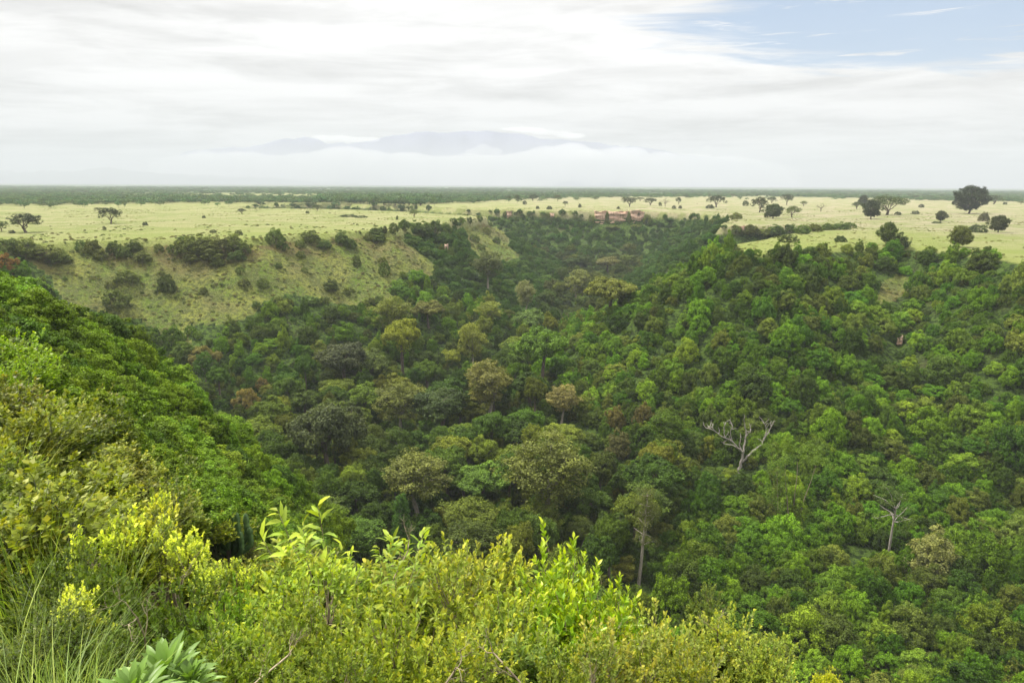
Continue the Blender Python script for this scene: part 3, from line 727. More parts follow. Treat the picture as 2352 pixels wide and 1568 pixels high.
# region hidden by the foreground shrubs does not count
fgm = (cv > np.interp(cu, [0, 300, 500, 640, 760, 900, 1200, 1350, 1480, 1600, 1900, 2352], [1000, 1080, 1200, 1260, 1170, 1240, 1250, 1260, 1420, 1430, 1560, 1600]))
cnt[fgm] = 0
order = np.argsort(-cnt)
IND = [i for i in order[:290] if cnt[i] > 14]
indset = set(IND)
LM = [(1697, 1000, 'the bare white tree'), (925, 780, 'the yellow round tree'), (1245, 810, 'the big bright green tree'), (2040, 1210, 'the pale umbrella-limbed tree'), (1466, 1230, 'the slender pale-trunked tree'),
      (1480, 930, 'the rust-red tree'), (2135, 1250, 'the cream-flowered bush'), (1400, 680, 'the broad olive-yellow tree'), (1255, 1090, 'the thin-crowned olive tree'), (925, 1190, 'the ivy-clad stump'),
      (520, 1210, 'the candelabra cactus'), (2225, 600, 'the rim under the big dark tree'), (1700, 600, 'the right promontory tip'), (2060, 640, 'the grassy gap under the rim'), (1420, 530, 'the red rock cliff'),
      (700, 720, 'the lower edge of the grass slope'), (100, 660, 'the upper left ridge end'), (300, 800, 'the left ridge crest'), (2300, 900, 'the middle of the right picture edge'), (2250, 1450, 'the lower right corner'),
      (1700, 780, 'the middle of the right slope'), (2000, 850, 'the red soil scar'), (760, 1010, 'the dark grey-brown tree'), (600, 870, 'the small rust-brown tree'), (1180, 600, 'the left plateau tip'), (1850, 1100, 'the vine-hung tree')]
DIRN = ['right of', 'below right of', 'below', 'below left of', 'left of', 'above left of', 'above', 'above right of']
def colour_word(t):
    l = t.mean(); rg_ = t[0]/t[1]
    w = 'olive' if rg_ > .85 else ('yellow-green' if rg_ > .72 and l > .075 else ('fresh green' if l > .08 else ('mid green' if l > .06 else 'dark green')))
    return w
seen_lab = {}
protoset = {'BUSH': P_BUSH, 'CAN': P_CAN, 'SPARSE': P_SPARSE, 'SCRUB': P_SCRUB}
WORD = {'BUSH': ('bushy_tree', 'bushy tree'), 'CAN': ('broadleaf_tree', 'spreading tree'), 'SPARSE': ('open_crowned_tree', 'thin-crowned tree'), 'SCRUB': ('shrub', 'shrub')}
for i in IND:
    u, v = cu[i], cv[i]
    dl = [math.hypot(u-a, v-b) for a, b, _ in LM]; k = int(np.argmin(dl)); a, b, nm = LM[k]
    dr = DIRN[int(round(math.atan2(v-b, u-a)/(PI/4))) % 8]
    near_w = 'close ' if dl[k] < 70 else ('' if dl[k] < 150 else 'well ')
    px = T_[i, 3]/cf[i]*F
    sz_w = 'large ' if px > 42 else ('small ' if px < 24 else '')
    lab = f"{sz_w}{colour_word(tints[i])} {WORD[kinds[i]][1]} {near_w}{dr} {nm}"
    seen_lab.setdefault(lab, []).append(i)
extra = {2: ['upper', 'lower'], 3: ['upper', 'middle', 'lower'], 4: ['topmost', 'second highest', 'third highest', 'lowest']}
lab_of = {}
for lab, ids in seen_lab.items():
    ids = sorted(ids, key=lambda q: cv[q])
    for n_, q in enumerate(ids):
        lab_of[q] = lab if len(ids) == 1 or len(ids) > 4 else (extra[len(ids)][n_]+' '+lab)
for i in IND:
    P = protoset[kinds[i]][CH[i]]
    e = plant(P, T_[i, :3], ROT[i], tuple(float(q) for q in SC[i]), tints[i], lab_of[i], 'shrub' if kinds[i] == 'SCRUB' else 'tree', 'trees and shrubs covering the gorge sides and floor', name=WORD[kinds[i]][0], trunk=kinds[i] in ('CAN', 'SPARSE'))
def proto_objs(L_, nm):
    out = []
    for P in L_:
        o_ = TREE_OBJS.get(P['crown'].name)
        if o_ is not None: out.append(o_)
    return out
print('TREES', ntree, 'IND', len(IND), {k: int((kinds == k).sum()) for k in protoset})

# ------------------------------------------------------------------ landmark trees of the gorge
B = bb[0]; s_ = np.linalg.norm(B)/F
tr = empty('dead_tree', B, 0.0); tag(tr, 'bare white dead tree with forked limbs on the right gorge slope', 'tree')
T = Tubes(); r = rg(3)
def limb(pts, r0, r1, tw=0):
    P = np.array([(a, d_, b) for a, b, d_ in pts], float)*s_; t = np.linspace(0, len(P)-1, len(P)*3); Q = np.stack([np.interp(t, np.arange(len(P)), P[:, c_]) for c_ in range(3)], -1); Q[1:-1] += r.normal(size=(len(Q)-2, 3))*.6*s_
    T.add(Q, np.linspace(r0, r1*.8, len(Q))*s_*.72, 7)
    for q in range(tw):
        k_ = r.integers(len(Q)//3, len(Q)); W_2, _ = curve(Q[k_], (r.normal()*.6, r.normal()*.6, 1), r.uniform(8, 20)*s_, 5, r, .8, .3); T.add(W_2, np.linspace(.9, .3, 6)*s_, 4)
limb([(0, -8, 0), (1, 12, 0), (4, 30, 0), (6, 48, 0)], 5.2, 3.6)
limb([(5, 45, 0), (-8, 58, -3), (-24, 74, -6), (-45, 84, -8), (-60, 96, -6), (-80, 102, -4)], 2.8, .8, 7); limb([(-22, 73, -6), (-28, 92, -8), (-24, 108, -10), (-30, 120, -9)], 1.6, .5, 6); limb([(-38, 81, -7), (-42, 98, -4), (-40, 112, -4)], 1.2, .4, 4); limb([(-60, 96, -6), (-70, 108, -6)], .9, .4, 4)
limb([(3, 47, 0), (-14, 58, 6), (-30, 60, 8), (-40, 66, 9)], 1.9, .6, 2); limb([(4, 44, 0), (-2, 60, 4), (-1, 76, 6)], 1.8, .9, 1)
limb([(6, 46, 0), (8, 66, 3), (11, 84, 4), (8, 100, 6), (3, 118, 6)], 3.0, .6, 6); limb([(10, 80, 4), (16, 92, 0), (17, 102, 0)], 1.3, .5, 3)
limb([(6, 22, 0), (14, 38, -3), (28, 54, -6), (40, 66, -8), (44, 78, -8), (50, 92, -8), (60, 108, -6), (64, 120, -6)], 3.0, .5, 9); limb([(40, 66, -8), (36, 60, -4), (22, 50, -3)], 1.6, 1.0); limb([(48, 88, -8), (46, 102, -10), (42, 116, -10)], 1.1, .4, 6)
link('trunk', T.mesh('trunk'), tr, M_dead)
B = bb[1]; s_ = np.linalg.norm(B)/F
P = dict(P_SPARSE[1]); T = Tubes(); r = rg(8)
tp, d = curve((0, 0, -1), (.03, 0, 1), 100*s_+1, 8, r, .08); T.add(tp, np.linspace(2.4*s_, 1.5*s_, 9), 8); L = []
for i in range(13):
    a = i*2.4; Q, _ = curve(tp[-1-(i % 3)], (math.cos(a), math.sin(a), .25+.5*(i % 3 == 0)), r.uniform(28, 48)*s_, 6, r, .4, .2); T.add(Q, np.linspace(.9*s_, .3*s_, 7), 5)
    if i % 2 == 0: L.append([*Q[-1]*1.0, 13*s_, 13*s_, 6*s_])
for i in range(6): L.append([r.uniform(-35, 15)*s_, r.uniform(-25, 25)*s_, r.uniform(118, 140)*s_, 14*s_, 14*s_, 7*s_])
plant(dict(name='umbrella_limbed_tree', trunk=T.mesh('trunk'), crown=foliage('crown', np.array(L), 9, 22, .3, r, cr=.5, face=-1.1), tmat=M_dead, cmat=M_leaf), B, 0, 1.0, (.08, .12, .025), 'pale straight trunk with spoke-like bare limbs and thin crown at lower right')
B = bb[2]; s_ = np.linalg.norm(B)/F; T = Tubes(); r = rg(9)
tp, d = curve((0, 0, -1), (.06, 0, 1), 205*s_+1, 10, r, .07); T.add(tp, np.linspace(4.2*s_, 1.4*s_, 11), 8); L = []
for i in range(22):
    k = 5+(i % 6); a = i*2.4; ln = r.uniform(22, 46)*s_*(1.2-.08*k); Q, _ = curve(tp[k], (math.cos(a), math.sin(a), .35), ln, 6, r, .4, .3); T.add(Q, np.linspace(1.2*s_, .35*s_, 7), 5)
    if k > 6 or i % 3 == 0: L.append([*Q[-1], 13*s_, 13*s_, 10*s_]); L.append([*(Q[3]+[0, 0, 3*s_]), 11*s_, 11*s_, 9*s_])
plant(dict(name='slender_tree', trunk=T.mesh('trunk'), crown=foliage('crown', np.array(L), 8, 20, .26, r, cr=.5, face=-1.1), tmat=M_pale, cmat=M_leaf), B, 0, 1.0, (.10, .115, .03), 'tall slender tree with long pale bare trunk and wispy olive crown, lower right of centre')
B = bb[3]; s_ = np.linalg.norm(B)/F; r = rg(10); L = []
for i in range(46):
    z = (i+.5)/46*132*s_; w = (26-14*(i/46))*s_; a = i*2.4; L.append([w*.45*math.cos(a), w*.45*math.sin(a), z, w*.62, w*.62, 11*s_])
tpp, _ = curve((0, 0, -1), (0, 0, 1), 135*s_, 6, r, .05); T = Tubes(); T.add(tpp, np.linspace(5*s_, 3*s_, 7), 8)
plant(dict(name='ivy_clad_stump', trunk=T.mesh('trunk'), crown=foliage('ivy', np.array(L), 12, 34, .26, r), tmat=M_bark, cmat=M_leaf), B, 0, 1.0, (.055, .12, .016), 'tall dark green ivy-covered trunk column behind the foreground shrubs')

# vine hung tree beside the dead tree
B = ground_hit([1815], [1190], 60)[0]; s_ = np.linalg.norm(B)/F; r = rg(12); L = []
for i in range(16): L.append([r.uniform(-62, 62)*s_, r.uniform(-40, 40)*s_, r.uniform(118, 150)*s_, 20*s_, 20*s_, 10*s_])
for i in range(14): L.append([(-45+r.uniform(-8, 20))*s_, r.uniform(-25, 10)*s_, (110-i*7)*s_, 9*s_, 9*s_, 14*s_])
T = Tubes()
for a, b in ((-40, 10), (-10, -5), (15, 12), (38, 0)): Q, _ = curve((a*.5*s_, b*s_, -1), (a*.004, 0, 1), 130*s_, 8, r, .12); T.add(Q, np.linspace(1.1*s_, .5*s_, 9), 6)

plant(dict(name='vine_hung_tree', trunk=T.mesh('trunk'), crown=foliage('crown', np.array(L), 11, 30, .28, r), tmat=M_twig, cmat=M_leaf), B, 0, 1.0, (.11, .18, .018), 'vine-draped tree with thin hanging stems just right of the bare white tree')

# ------------------------------------------------------------------ exposed rock
m_rock, nt = new_mat('red_rock'); N = NT(nt)
tc = N.n('ShaderNodeTexCoord').outputs['Object']
st = N.noise(N.vec('MULTIPLY', tc, (.03, .03, .9)), 1.0, 5, .6); sp_ = N.noise(N.vec('MULTIPLY', tc, (.5, .5, .08)), 1.0, 5, .65); sm = N.noise(tc, 1.2, 6, .7)
c = N.mix(N.ramp(st, .4, .6), (.52, .31, .21), (.60, .43, .31)); c = N.mix(N.math('MULTIPLY', N.ramp(sp_, .52, .68), .6), c, (.12, .09, .055)); c = N.mix(N.math('MULTIPLY', N.ramp(sm, .5, .7), .4), c, (.3, .25, .19))
bs = N.n('ShaderNodeBsdfPrincipled'); N.set(bs.inputs['Base Color'], c); bs.inputs['Roughness'].default_value = .95
bp = N.n('ShaderNodeBump'); bp.inputs['Distance'].default_value = .8; N.set(bp.inputs['Height'], N.math('ADD', st, sm)); nt.links.new(bp.outputs[0], bs.inputs['Normal'])
o = N.n('ShaderNodeOutputMaterial'); nt.links.new(bs.outputs[0], o.inputs['Surface'])
def cliff(name, u0, u1, v0, v1, label, seed, out=2.5, cat='cliff'):
    """a bulging block of rock standing proud of the slope, ledges along its strata"""
    r = rg(seed); n = max(14, int((u1-u0)/1.5)); nh = 22
    us = np.linspace(u0, u1, n)
    base = ground_hit(us, np.full(n, (v0+v1)/2), 150)
    base = base[~np.isnan(base[:, 0])]; n = len(base)
    rd = np.median(np.hypot(base[:, 0], base[:, 1])); az_ = np.arctan2(base[:, 0], base[:, 1]); rad = np.full(n, np.percentile(np.hypot(base[:, 0], base[:, 1]), 35))*.4+np.hypot(base[:, 0], base[:, 1])*.6
    rad = np.convolve(np.pad(rad, 3, mode='edge'), np.ones(7)/7, 'valid')
    d0 = pix_ray(us[:n], np.full(n, v0)); d1 = pix_ray(us[:n], np.full(n, v1))
    zt = d0[:, 2]/np.hypot(d0[:, 0], d0[:, 1])*rad+fbm(us[:n], us[:n]*0, 9, 3, seed)*1.6*(v1-v0)/30; zb = d1[:, 2]/np.hypot(d1[:, 0], d1[:, 1])*rad-2+fbm(us[:n], us[:n]*0, 12, 2, seed+1)*2*(v1-v0)/30
    V = []
    for j in range(nh+2):
        if j <= nh:
            t = j/nh; z = zb+(zt-zb)*t; off = -out*.55*(1.0-.5*t)+fbm(az_*400, z*1.2, 3.0, 3, seed+3)*1.8+.7*np.floor(fbm(az_*30, z*1.6, 1.0, 2, seed+7)*3)/3
        else: z = zt-.3; off = np.full(n, 8.0)
        q = rad+off; edge = np.minimum(np.arange(n), np.arange(n)[::-1])/n; q = q+6*np.exp(-edge*22)
        V.append(np.stack([q*np.sin(az_), q*np.cos(az_), z], -1))
    V = np.array(V); ii = np.arange((nh+2)*n).reshape(nh+2, n); Fq = np.stack([ii[:-1, :-1], ii[:-1, 1:], ii[1:, 1:], ii[1:, :-1]], -1).reshape(-1, 4)
    c0 = V.reshape(-1, 3).mean(0); o_ = link(name, mesh_np(name, V.reshape(-1, 3)-c0, Fq), mat=m_rock); o_.location = c0; return tag(o_, label, cat)
cliff('rock_cliff', 1364, 1393, 484, 518, 'left block of exposed reddish cliff on the far gorge rim', 1)
cliff('rock_cliff', 1395, 1443, 485, 519, 'broad middle block of exposed reddish cliff on the far gorge rim', 2)
cliff('rock_cliff', 1446, 1480, 484, 519, 'narrow right block of exposed reddish cliff on the far gorge rim', 3)
cliff('rock_outcrop', 1163, 1176, 484, 499, 'small pinkish rock face far along the left end of the far rim', 4)
cliff('rock_outcrop', 1262, 1274, 489, 500, 'tiny rock face on the far rim midway to the red cliff', 5)
cliff('rock_scar', 1021, 1030, 560, 590, 'pale vertical rock streak in the wooded gully below the left plateau', 6)
cliff('rock_outcrop', 1678, 1712, 519, 528, 'red soil edge at the head of the side gully on the right', 7, 1.2)
cliff('soil_scar', 2058, 2074, 775, 800, 'small pink bare soil scar high on the right gorge slope', 8, 2.5, 'soil scar')

# ------------------------------------------------------------------ savanna trees: u, v foot, height px, width px, kind, tint, label
DK = (.045, .06, .028); GN = (.06, .085, .03); OL = (.09, .105, .035); PG = (.11, .14, .05)
SAV = [
 (62, 534, 43, 72, 'A', DK, 'broad dark acacia standing alone near the left rim'), (255, 514, 36, 48, 'A', DK, 'dark forked acacia further right on the left plateau'),
 (230, 489, 13, 26, 'A', OL, 'low pale green tree just behind the dark forked acacia'), (4, 532, 24, 34, 'A', GN, 'green acacia cut by the left picture edge'),
 (28, 536, 8, 15, 'S', DK, 'tiny dark bush left of the broad dark acacia'), (555, 492, 13, 20, 'A', DK, 'small lone acacia in the middle of the left plateau'),
 (334, 518, 9, 12, 'S', DK, 'small dark bush right of the forked acacia'), (240, 528, 9, 8, 'S', OL, 'small upright bush below the forked acacia'), (468, 501, 6, 9, 'S', DK, 'tiny bush in mid left plateau'),
 (490, 535, 8, 16, 'S', OL, 'low brown bush near the left rim'), (548, 540, 12, 20, 'S', OL, 'small round bush at the left rim'), (951, 500, 18, 22, 'A', PG, 'small pale green tree on the left plateau above the wooded gully'),
 (912, 505, 10, 6, 'S', GN, 'thin upright bush left of the pale green tree'), (884, 535, 16, 12, 'B', OL, 'small round tree at the left rim'), (800, 498, 6, 42, 'S', GN, 'low dark thicket on the left plateau'), (830, 500, 5, 30, 'S', GN, 'right end of the low thicket on the left plateau'),
 (706, 490, 6, 10, 'S', GN, 'tiny green bush by the left plateau back edge'), (730, 484, 14, 24, 'A', GN, 'dark tree clump at the back of the left plateau'),
 (1168, 463, 14, 16, 'A', GN, 'small tree left on the far beige savanna'), (1188, 466, 18, 14, 'A', GN, 'narrow tree beside the small left savanna tree'), (1225, 461, 14, 24, 'A', DK, 'dark tree at the left of the far savanna'), (1205, 470, 9, 10, 'S', GN, 'little round tree on the far savanna edge'),
 (1235, 480, 7, 9, 'S', DK, 'tiny dark bush left on the far rim'), (1298, 474, 12, 13, 'A', DK, 'small dark tree above the far rim'), (1332, 477, 9, 8, 'S', DK, 'tiny dark bush above the far rim'), (1281, 462, 14, 16, 'A', OL, 'thin pale tree on the far savanna'),
 (1262, 481, 8, 14, 'S', DK, 'dark bush on the far rim left of the cliff'), (1446, 475, 21, 38, 'A', DK, 'dark flat-topped acacia above the red cliff'), (1436, 462, 10, 20, 'A', PG, 'pale acacia behind the one above the cliff'),
 (1493, 472, 17, 30, 'A', DK, 'dark bushy acacia right of the one above the cliff'), (1470, 462, 9, 20, 'A', GN, 'small tree behind the two cliff-top acacias'), (1528, 474, 24, 22, 'N', OL, 'leafless grey tree above the far rim'),
 (1558, 470, 16, 14, 'A', GN, 'small dark tree right of the leafless tree'), (1548, 480, 8, 10, 'S', GN, 'tiny bush below the small dark tree'), (1562, 479, 7, 9, 'S', DK, 'tiny dark bush beside it on the far rim'), (1516, 473, 9, 8, 'S', OL, 'small bush left of the leafless tree'),
 (1420, 480, 6, 8, 'S', DK, 'tiny bush on the rim over the cliff'), (1645, 476, 26, 44, 'A', DK, 'wide dark acacia on the middle right plateau'), (1630, 479, 9, 20, 'S', DK, 'low bush at the foot of the wide dark acacia'), (1712, 473, 12, 14, 'S', GN, 'small round tree between the two wide acacias'),
 (1744, 488, 34, 38, 'A', (.055, .065, .03), 'brown-green acacia on the right plateau'), (1775, 502, 32, 46, 'D', GN, 'dense green tree in front of the brown-green acacia'), (1773, 467, 14, 22, 'A', DK, 'small dark round acacia behind'), (1807, 471, 24, 30, 'A', DK, 'dark layered acacia right of the small round one'),
 (1820, 500, 26, 34, 'A', PG, 'light green forked acacia on the right plateau'), (1846, 474, 12, 18, 'A', PG, 'small light green acacia behind the forked one'), (1885, 486, 25, 22, 'N', OL, 'thin leafless tree on the right plateau'), (1683, 454, 8, 14, 'A', GN, 'small far tree over the right savanna'),
 (1752, 478, 6, 8, 'S', GN, 'tiny bush among the right acacias'), (1690, 500, 12, 12, 'S', OL, 'small bush by the side gully mouth'), (1760, 500, 10, 10, 'S', OL, 'small bush left of the dense green tree'), (1982, 474, 24, 24, 'D', DK, 'dark round tree behind the umbrella tree'),
 (1968, 480, 16, 26, 'A', GN, 'green tree left of the umbrella tree'), (2000, 503, 42, 44, 'D', DK, 'dark dense tree in front of the umbrella tree'), (2036, 494, 44, 84, 'A', (.06, .085, .025), 'wide green umbrella tree on the right plateau'), (2062, 494, 8, 14, 'S', GN, 'low bush right of the umbrella tree'),
 (2102, 492, 8, 18, 'S', DK, 'low dark bush between umbrella tree and big dark tree'), (2116, 477, 8, 12, 'S', DK, 'small dark bush on the far right savanna'), (2160, 509, 24, 28, 'D', (.06, .07, .03), 'small brown-green tree left of the big dark tree'), (2225, 491, 60, 74, 'D', (.032, .045, .02), 'largest very dark tree on the right plateau'),
 (2280, 469, 20, 38, 'A', GN, 'flat-topped tree right of the big dark tree'), (2104, 459, 10, 16, 'A', GN, 'small far acacia on the right horizon savanna'), (2134, 458, 9, 18, 'A', GN, 'small flat far acacia left of the big dark tree'), (2202, 568, 48, 54, 'D', (.11, .13, .03), 'round olive bush-tree near the right rim'),
 (2243, 534, 18, 50, 'S', GN, 'low dark green thicket right of the round olive bush-tree'), (2292, 534, 38, 44, 'D', (.06, .07, .028), 'leaning dark green tree near the right edge'), (2260, 508, 20, 24, 'B', (.13, .13, .07), 'pale straggly shrub below the big dark tree'), (2345, 470, 8, 14, 'A', GN, 'small far tree at the right edge'),
 (2152, 513, 5, 22, 'S', GN, 'low green tuft by the brown-green tree'), (1808, 556, 18, 48, 'S', (.075, .10, .02), 'low spreading bush on the grassy right promontory'), (2037, 562, 50, 46, 'D', (.07, .10, .02), 'tall round tree rising from the right rim'), (2066, 566, 32, 40, 'B', (.055, .08, .02), 'lower dark tree beside the tall round rim tree'),
 (1930, 555, 14, 30, 'B', (.06, .09, .02), 'small bush on the right rim'), (2308, 470, 6, 10, 'S', GN, 'tiny bush on the far right savanna'),
]
_h = ground_hit([s_[0] for s_ in SAV], [s_[1] for s_ in SAV], 200); SAVO = (_h[:, 0], _h[:, 1])
bare_m = bare_mesh('branches', 9, .3, 6, .9, 77, .25, 3)
for n_, (s_, x, y) in enumerate(zip(SAV, *SAVO)):
    u, v, hp, wp, kd, tint, lab = s_
    z = float(terrain(np.array([x]), np.array([y]))[0]); dd_ = math.hypot(x, y)
    Lh = hp/F*y*1.02; Lw = wp/2/F*math.hypot(y, 0)*1.0/math.cos(PITCH)
    if kd == 'N':
        e = empty('leafless_tree', (x, y, z), n_); e.scale = (Lw/4.2, Lw/4.2, Lh/9); tag(e, lab, 'tree'); link('branches', bare_m, e, M_bark)
        continue
    P = {'A': P_ACA, 'D': P_DENSE, 'S': P_SCRUB, 'B': P_BUSH}[kd]; P = P[n_ % len(P)]
    plant(P, (x, y, z-.2), n_*1.3, (Lw/P['r'], Lw/P['r'], Lh/P['h']), np.array(tint), lab, 'bush' if kd == 'S' else 'tree', name={'A': 'acacia_tree', 'D': 'evergreen_tree', 'S': 'bush', 'B': 'round_tree'}[kd])

# bushes on the open left slope, along its rim and round the side gully: u, v centre, width, height
SLB = [(20, 566, 60, 40), (62, 568, 60, 44), (105, 580, 70, 36), (140, 590, 46, 30), (10, 600, 50, 40), (186, 565, 26, 26), (215, 568, 40, 38), (232, 585, 34, 28), (262, 570, 34, 36), (285, 580, 32, 32), (308, 564, 34, 30), (330, 588, 34, 26), (366, 570, 24, 22), (398, 574, 24, 26), (420, 553, 28, 26),
       (434, 566, 52, 48), (466, 560, 56, 50), (490, 580, 50, 40), (510, 566, 50, 42), (540, 556, 40, 40), (560, 568, 34, 34), (545, 588, 36, 26), (500, 600, 30, 26), (440, 590, 30, 24), (634, 545, 44, 42), (650, 566, 26, 20), (690, 560, 24, 22), (714, 545, 40, 34), (745, 560, 30, 24), (786, 545, 30, 36), (806, 560, 30, 26),
       (290, 636, 50, 36), (268, 686, 58, 48), (386, 652, 36, 48), (255, 655, 24, 20), (370, 628, 18, 14), (468, 668, 18, 18), (552, 620, 20, 16), (560, 648, 26, 20), (604, 650, 26, 24), (690, 585, 24, 20), (760, 655, 34, 30), (800, 668, 26, 20), (118, 598, 22, 20), (150, 640, 12, 10), (820, 600, 20, 30), (865, 530, 34, 24), (870, 545, 30, 24), (846, 545, 22, 20), (884, 620, 26, 40),
       (878, 600, 22, 22), (700, 620, 16, 14), (640, 610, 16, 14), (720, 690, 30, 20), (590, 700, 20, 20), (640, 690, 24, 20), (905, 524, 26, 26), (1090, 548, 24, 20), (1105, 568, 20, 16), (1118, 530, 20, 20), (1140, 552, 18, 18), (1078, 506, 14, 16), (1102, 502, 14, 16), (928, 516, 30, 26), (952, 520, 34, 30), (975, 524, 34, 34), (1000, 520, 34, 30), (1022, 530, 30, 34), (1042, 510, 20, 20), (1060, 506, 18, 16), (1125, 515, 14, 12), (850, 690, 30, 24), (872, 690, 30, 26), (745, 690, 26, 20),
       (1690, 528, 30, 24), (1722, 528, 40, 26), (1752, 532, 36, 24), (1780, 528, 40, 26), (1812, 526, 34, 24), (1842, 528, 34, 24), (1870, 524, 32, 22), (1900, 522, 34, 20), (1930, 520, 36, 22), (1952, 518, 26, 16), (1660, 506, 24, 16), (1690, 497, 30, 16), (1640, 512, 26, 20)]
SLB += [(1394, 500, 8, 26), (1445, 500, 9, 28), (1358, 505, 16, 24), (1486, 505, 18, 28), (1462, 519, 24, 8), (1408, 521, 34, 8), (1467, 490, 8, 14), (1160, 492, 10, 14), (1258, 494, 10, 12), (1035, 580, 16, 30), (1014, 575, 14, 30)]
SLB = np.array(SLB, float)
LMS = [(60, 534, 'the broad dark acacia'), (255, 514, 'the forked acacia'), (480, 560, 'the big rim thicket'), (268, 686, 'the lone dark slope bush'), (386, 652, 'the oval slope bush'), (714, 545, 'the rim bush cluster'), (870, 600, 'the eroded spur'), (1000, 560, 'the wooded gully'), (1118, 502, 'the left plateau tip'), (1690, 520, 'the red soil edge'), (1930, 520, 'the end of the side gully'), (600, 700, 'the lower grass slope'), (1425, 500, 'the red cliff blocks')]
hits = ground_hit(SLB[:, 0], SLB[:, 1]+SLB[:, 3]*.35, 150)
seen = {}
rec = []
for (u, v, w, h), B in zip(SLB, hits):
    if np.isnan(B[0]): continue
    dl = [math.hypot(u-a, (v-b)) for a, b, _ in LMS]; k = int(np.argmin(dl)); a, b, nm = LMS[k]
    dr = DIRN[int(round(math.atan2(v-b, u-a)/(PI/4))) % 8]
    lab = f"{'large ' if w > 44 else ('small ' if w < 24 else '')}{'dark ' if rng.random() < .6 else 'dull green '}scrub bush {'beside and ' if dl[k] < 40 else ''}{dr} {nm}"
    if dl[k] < 6: lab = 'dark scrub bush forming the middle of '+nm if 'bush' not in nm else nm.replace('the ', '')+' standing out on the open left grass slope'
    seen.setdefault(lab, []).append(len(rec)); rec.append([B, w, h, lab, u, v])
for lab, ids in seen.items():
    if 1 < len(ids) < 5:
        ids.sort(key=lambda q: rec[q][4])
        for n_, q in enumerate(ids): rec[q][3] = {2: ['left-hand', 'right-hand'], 3: ['leftmost', 'middle', 'rightmost'], 4: ['leftmost', 'second', 'third', 'rightmost']}[len(ids)][n_]+' '+lab
for n_, (B, w, h, lab, u, v) in enumerate(rec):
    P = P_BUSH[n_ % 6] if w > 26 else P_SCRUB[n_ % 4]; dist_ = float(project(B)[2]); rw = w/2/F*dist_*1.15; hh = h/F*dist_*.8
    t = np.array((.10, .135, .03))*rng.uniform(.75, 1.3)*np.array([rng.uniform(.85, 1.2), 1, 1])
    if lab.startswith(('dark', 'large dark', 'small dark')): t *= .85
    plant(P, B, n_, (rw/P['r'], rw/P['r'], hh/P['h']), t, lab, 'bush', 'scrub bushes on the open slope and along the rims', name='scrub_bush')
# orange tinted bush at the left edge
B = ground_hit([14], [625], 60)[0]; P = P_BUSH[2]; s_ = np.linalg.norm(B)/F
plant(P, B, 1, (22*s_/P['r'], 22*s_/P['r'], 34*s_/P['h']), (.20, .115, .03), 'orange-brown bush at the left picture edge below the rim', 'bush', name='scrub_bush')

# tiny shrubs dotted over the grassland
n = 60; us = rng.uniform(0, 2352, n*4); vs = rng.uniform(455, 600, n*4)
xs, ys = on_plane(us, vs, PL); sd = sdist(xs, ys); ok = (sd < -3) & (np.hypot(xs, ys) < 1250) & (ys > 100)
sel = np.nonzero(ok)[0][:n]
for q in sel:
    P = P_SCRUB[q % 4]; z = float(terrain(xs[q:q+1], ys[q:q+1])[0]); w = rng.uniform(.4, 1.0)
    side = 'left plateau' if us[q] < 1120 and vs[q] > 470 else 'right plateau'
    plant(P, (xs[q], ys[q], z), q, (w/P['r'], w/P['r'], w*rng.uniform(.6, 1.1)/P['h']), (.09, .10, .035), f'tiny low shrub dotting the open grass of the {side}', 'shrub', 'tiny shrubs dotted over the grassland', name='grassland_shrub', trunk=False)

for nm, L_ in protoset.items():
    po = proto_objs(L_, nm)
    ids = np.array([i for i in range(ntree) if i not in indset and kinds[i] == nm])
    if len(ids) and po:
        stuff('gorge_forest' if nm != 'SCRUB' else 'gorge_undergrowth', {'BUSH': 'dense bushy green forest covering the gorge slopes', 'CAN': 'mixed green broadleaf canopy filling the gorge floor', 'SPARSE': 'thin olive tree crowns scattered through the gorge floor', 'SCRUB': 'low green undergrowth between the trees of the gorge'}[nm],
              'forest', T_[ids, :3], SC[ids], ROT[ids], CH[ids] % len(po), tints[ids], po)

# ------------------------------------------------------------------ tussocks and herbs on the open ground
n = 60000; a_ = rng.uniform(-.75, .75, n); r_ = np.sqrt(rng.uniform(200**2, 1000**2, n)); x = r_*np.sin(a_); y = r_*np.cos(a_); z = terrain(x, y); sd = sdist(x, y); gmk = grassmask(x, y, z)
cl = fbm(x, y, 30, 4, 88); kp = (gmk & (sd > 0) & (rng.random(n) < .9)) | ((sd < -1) & (cl > .12) & (rng.random(n) < .30)) | ((sd < 2) & (sd > -9) & (rng.random(n) < .5) & (r_ > 200))
x, y, z, gmk = x[kp], y[kp], z[kp], gmk[kp]; k = len(x); w = rng.uniform(.35, .9, k)*np.where(gmk, 1.15, .8)
pt = np.array([(.10, .13, .025), (.17, .18, .04), (.13, .11, .05), (.07, .10, .025), (.20, .19, .06)])[rng.integers(0, 5, k)]*rng.uniform(.8, 1.3, (k, 1)); pt[~gmk] = pt[~gmk]*.6+np.array([.09, .09, .03])
stuff('tussocks', 'tussocks and low herbs speckling the open grassland and grassy slope', 'grass', np.stack([x, y, z-.1], -1), np.stack([w/2.1, w/2.1, w*rng.uniform(.5, .9, k)/2.4], -1), rng.uniform(0, 6, k), rng.integers(0, 4, k), pt, proto_objs(P_SCRUB, ''))

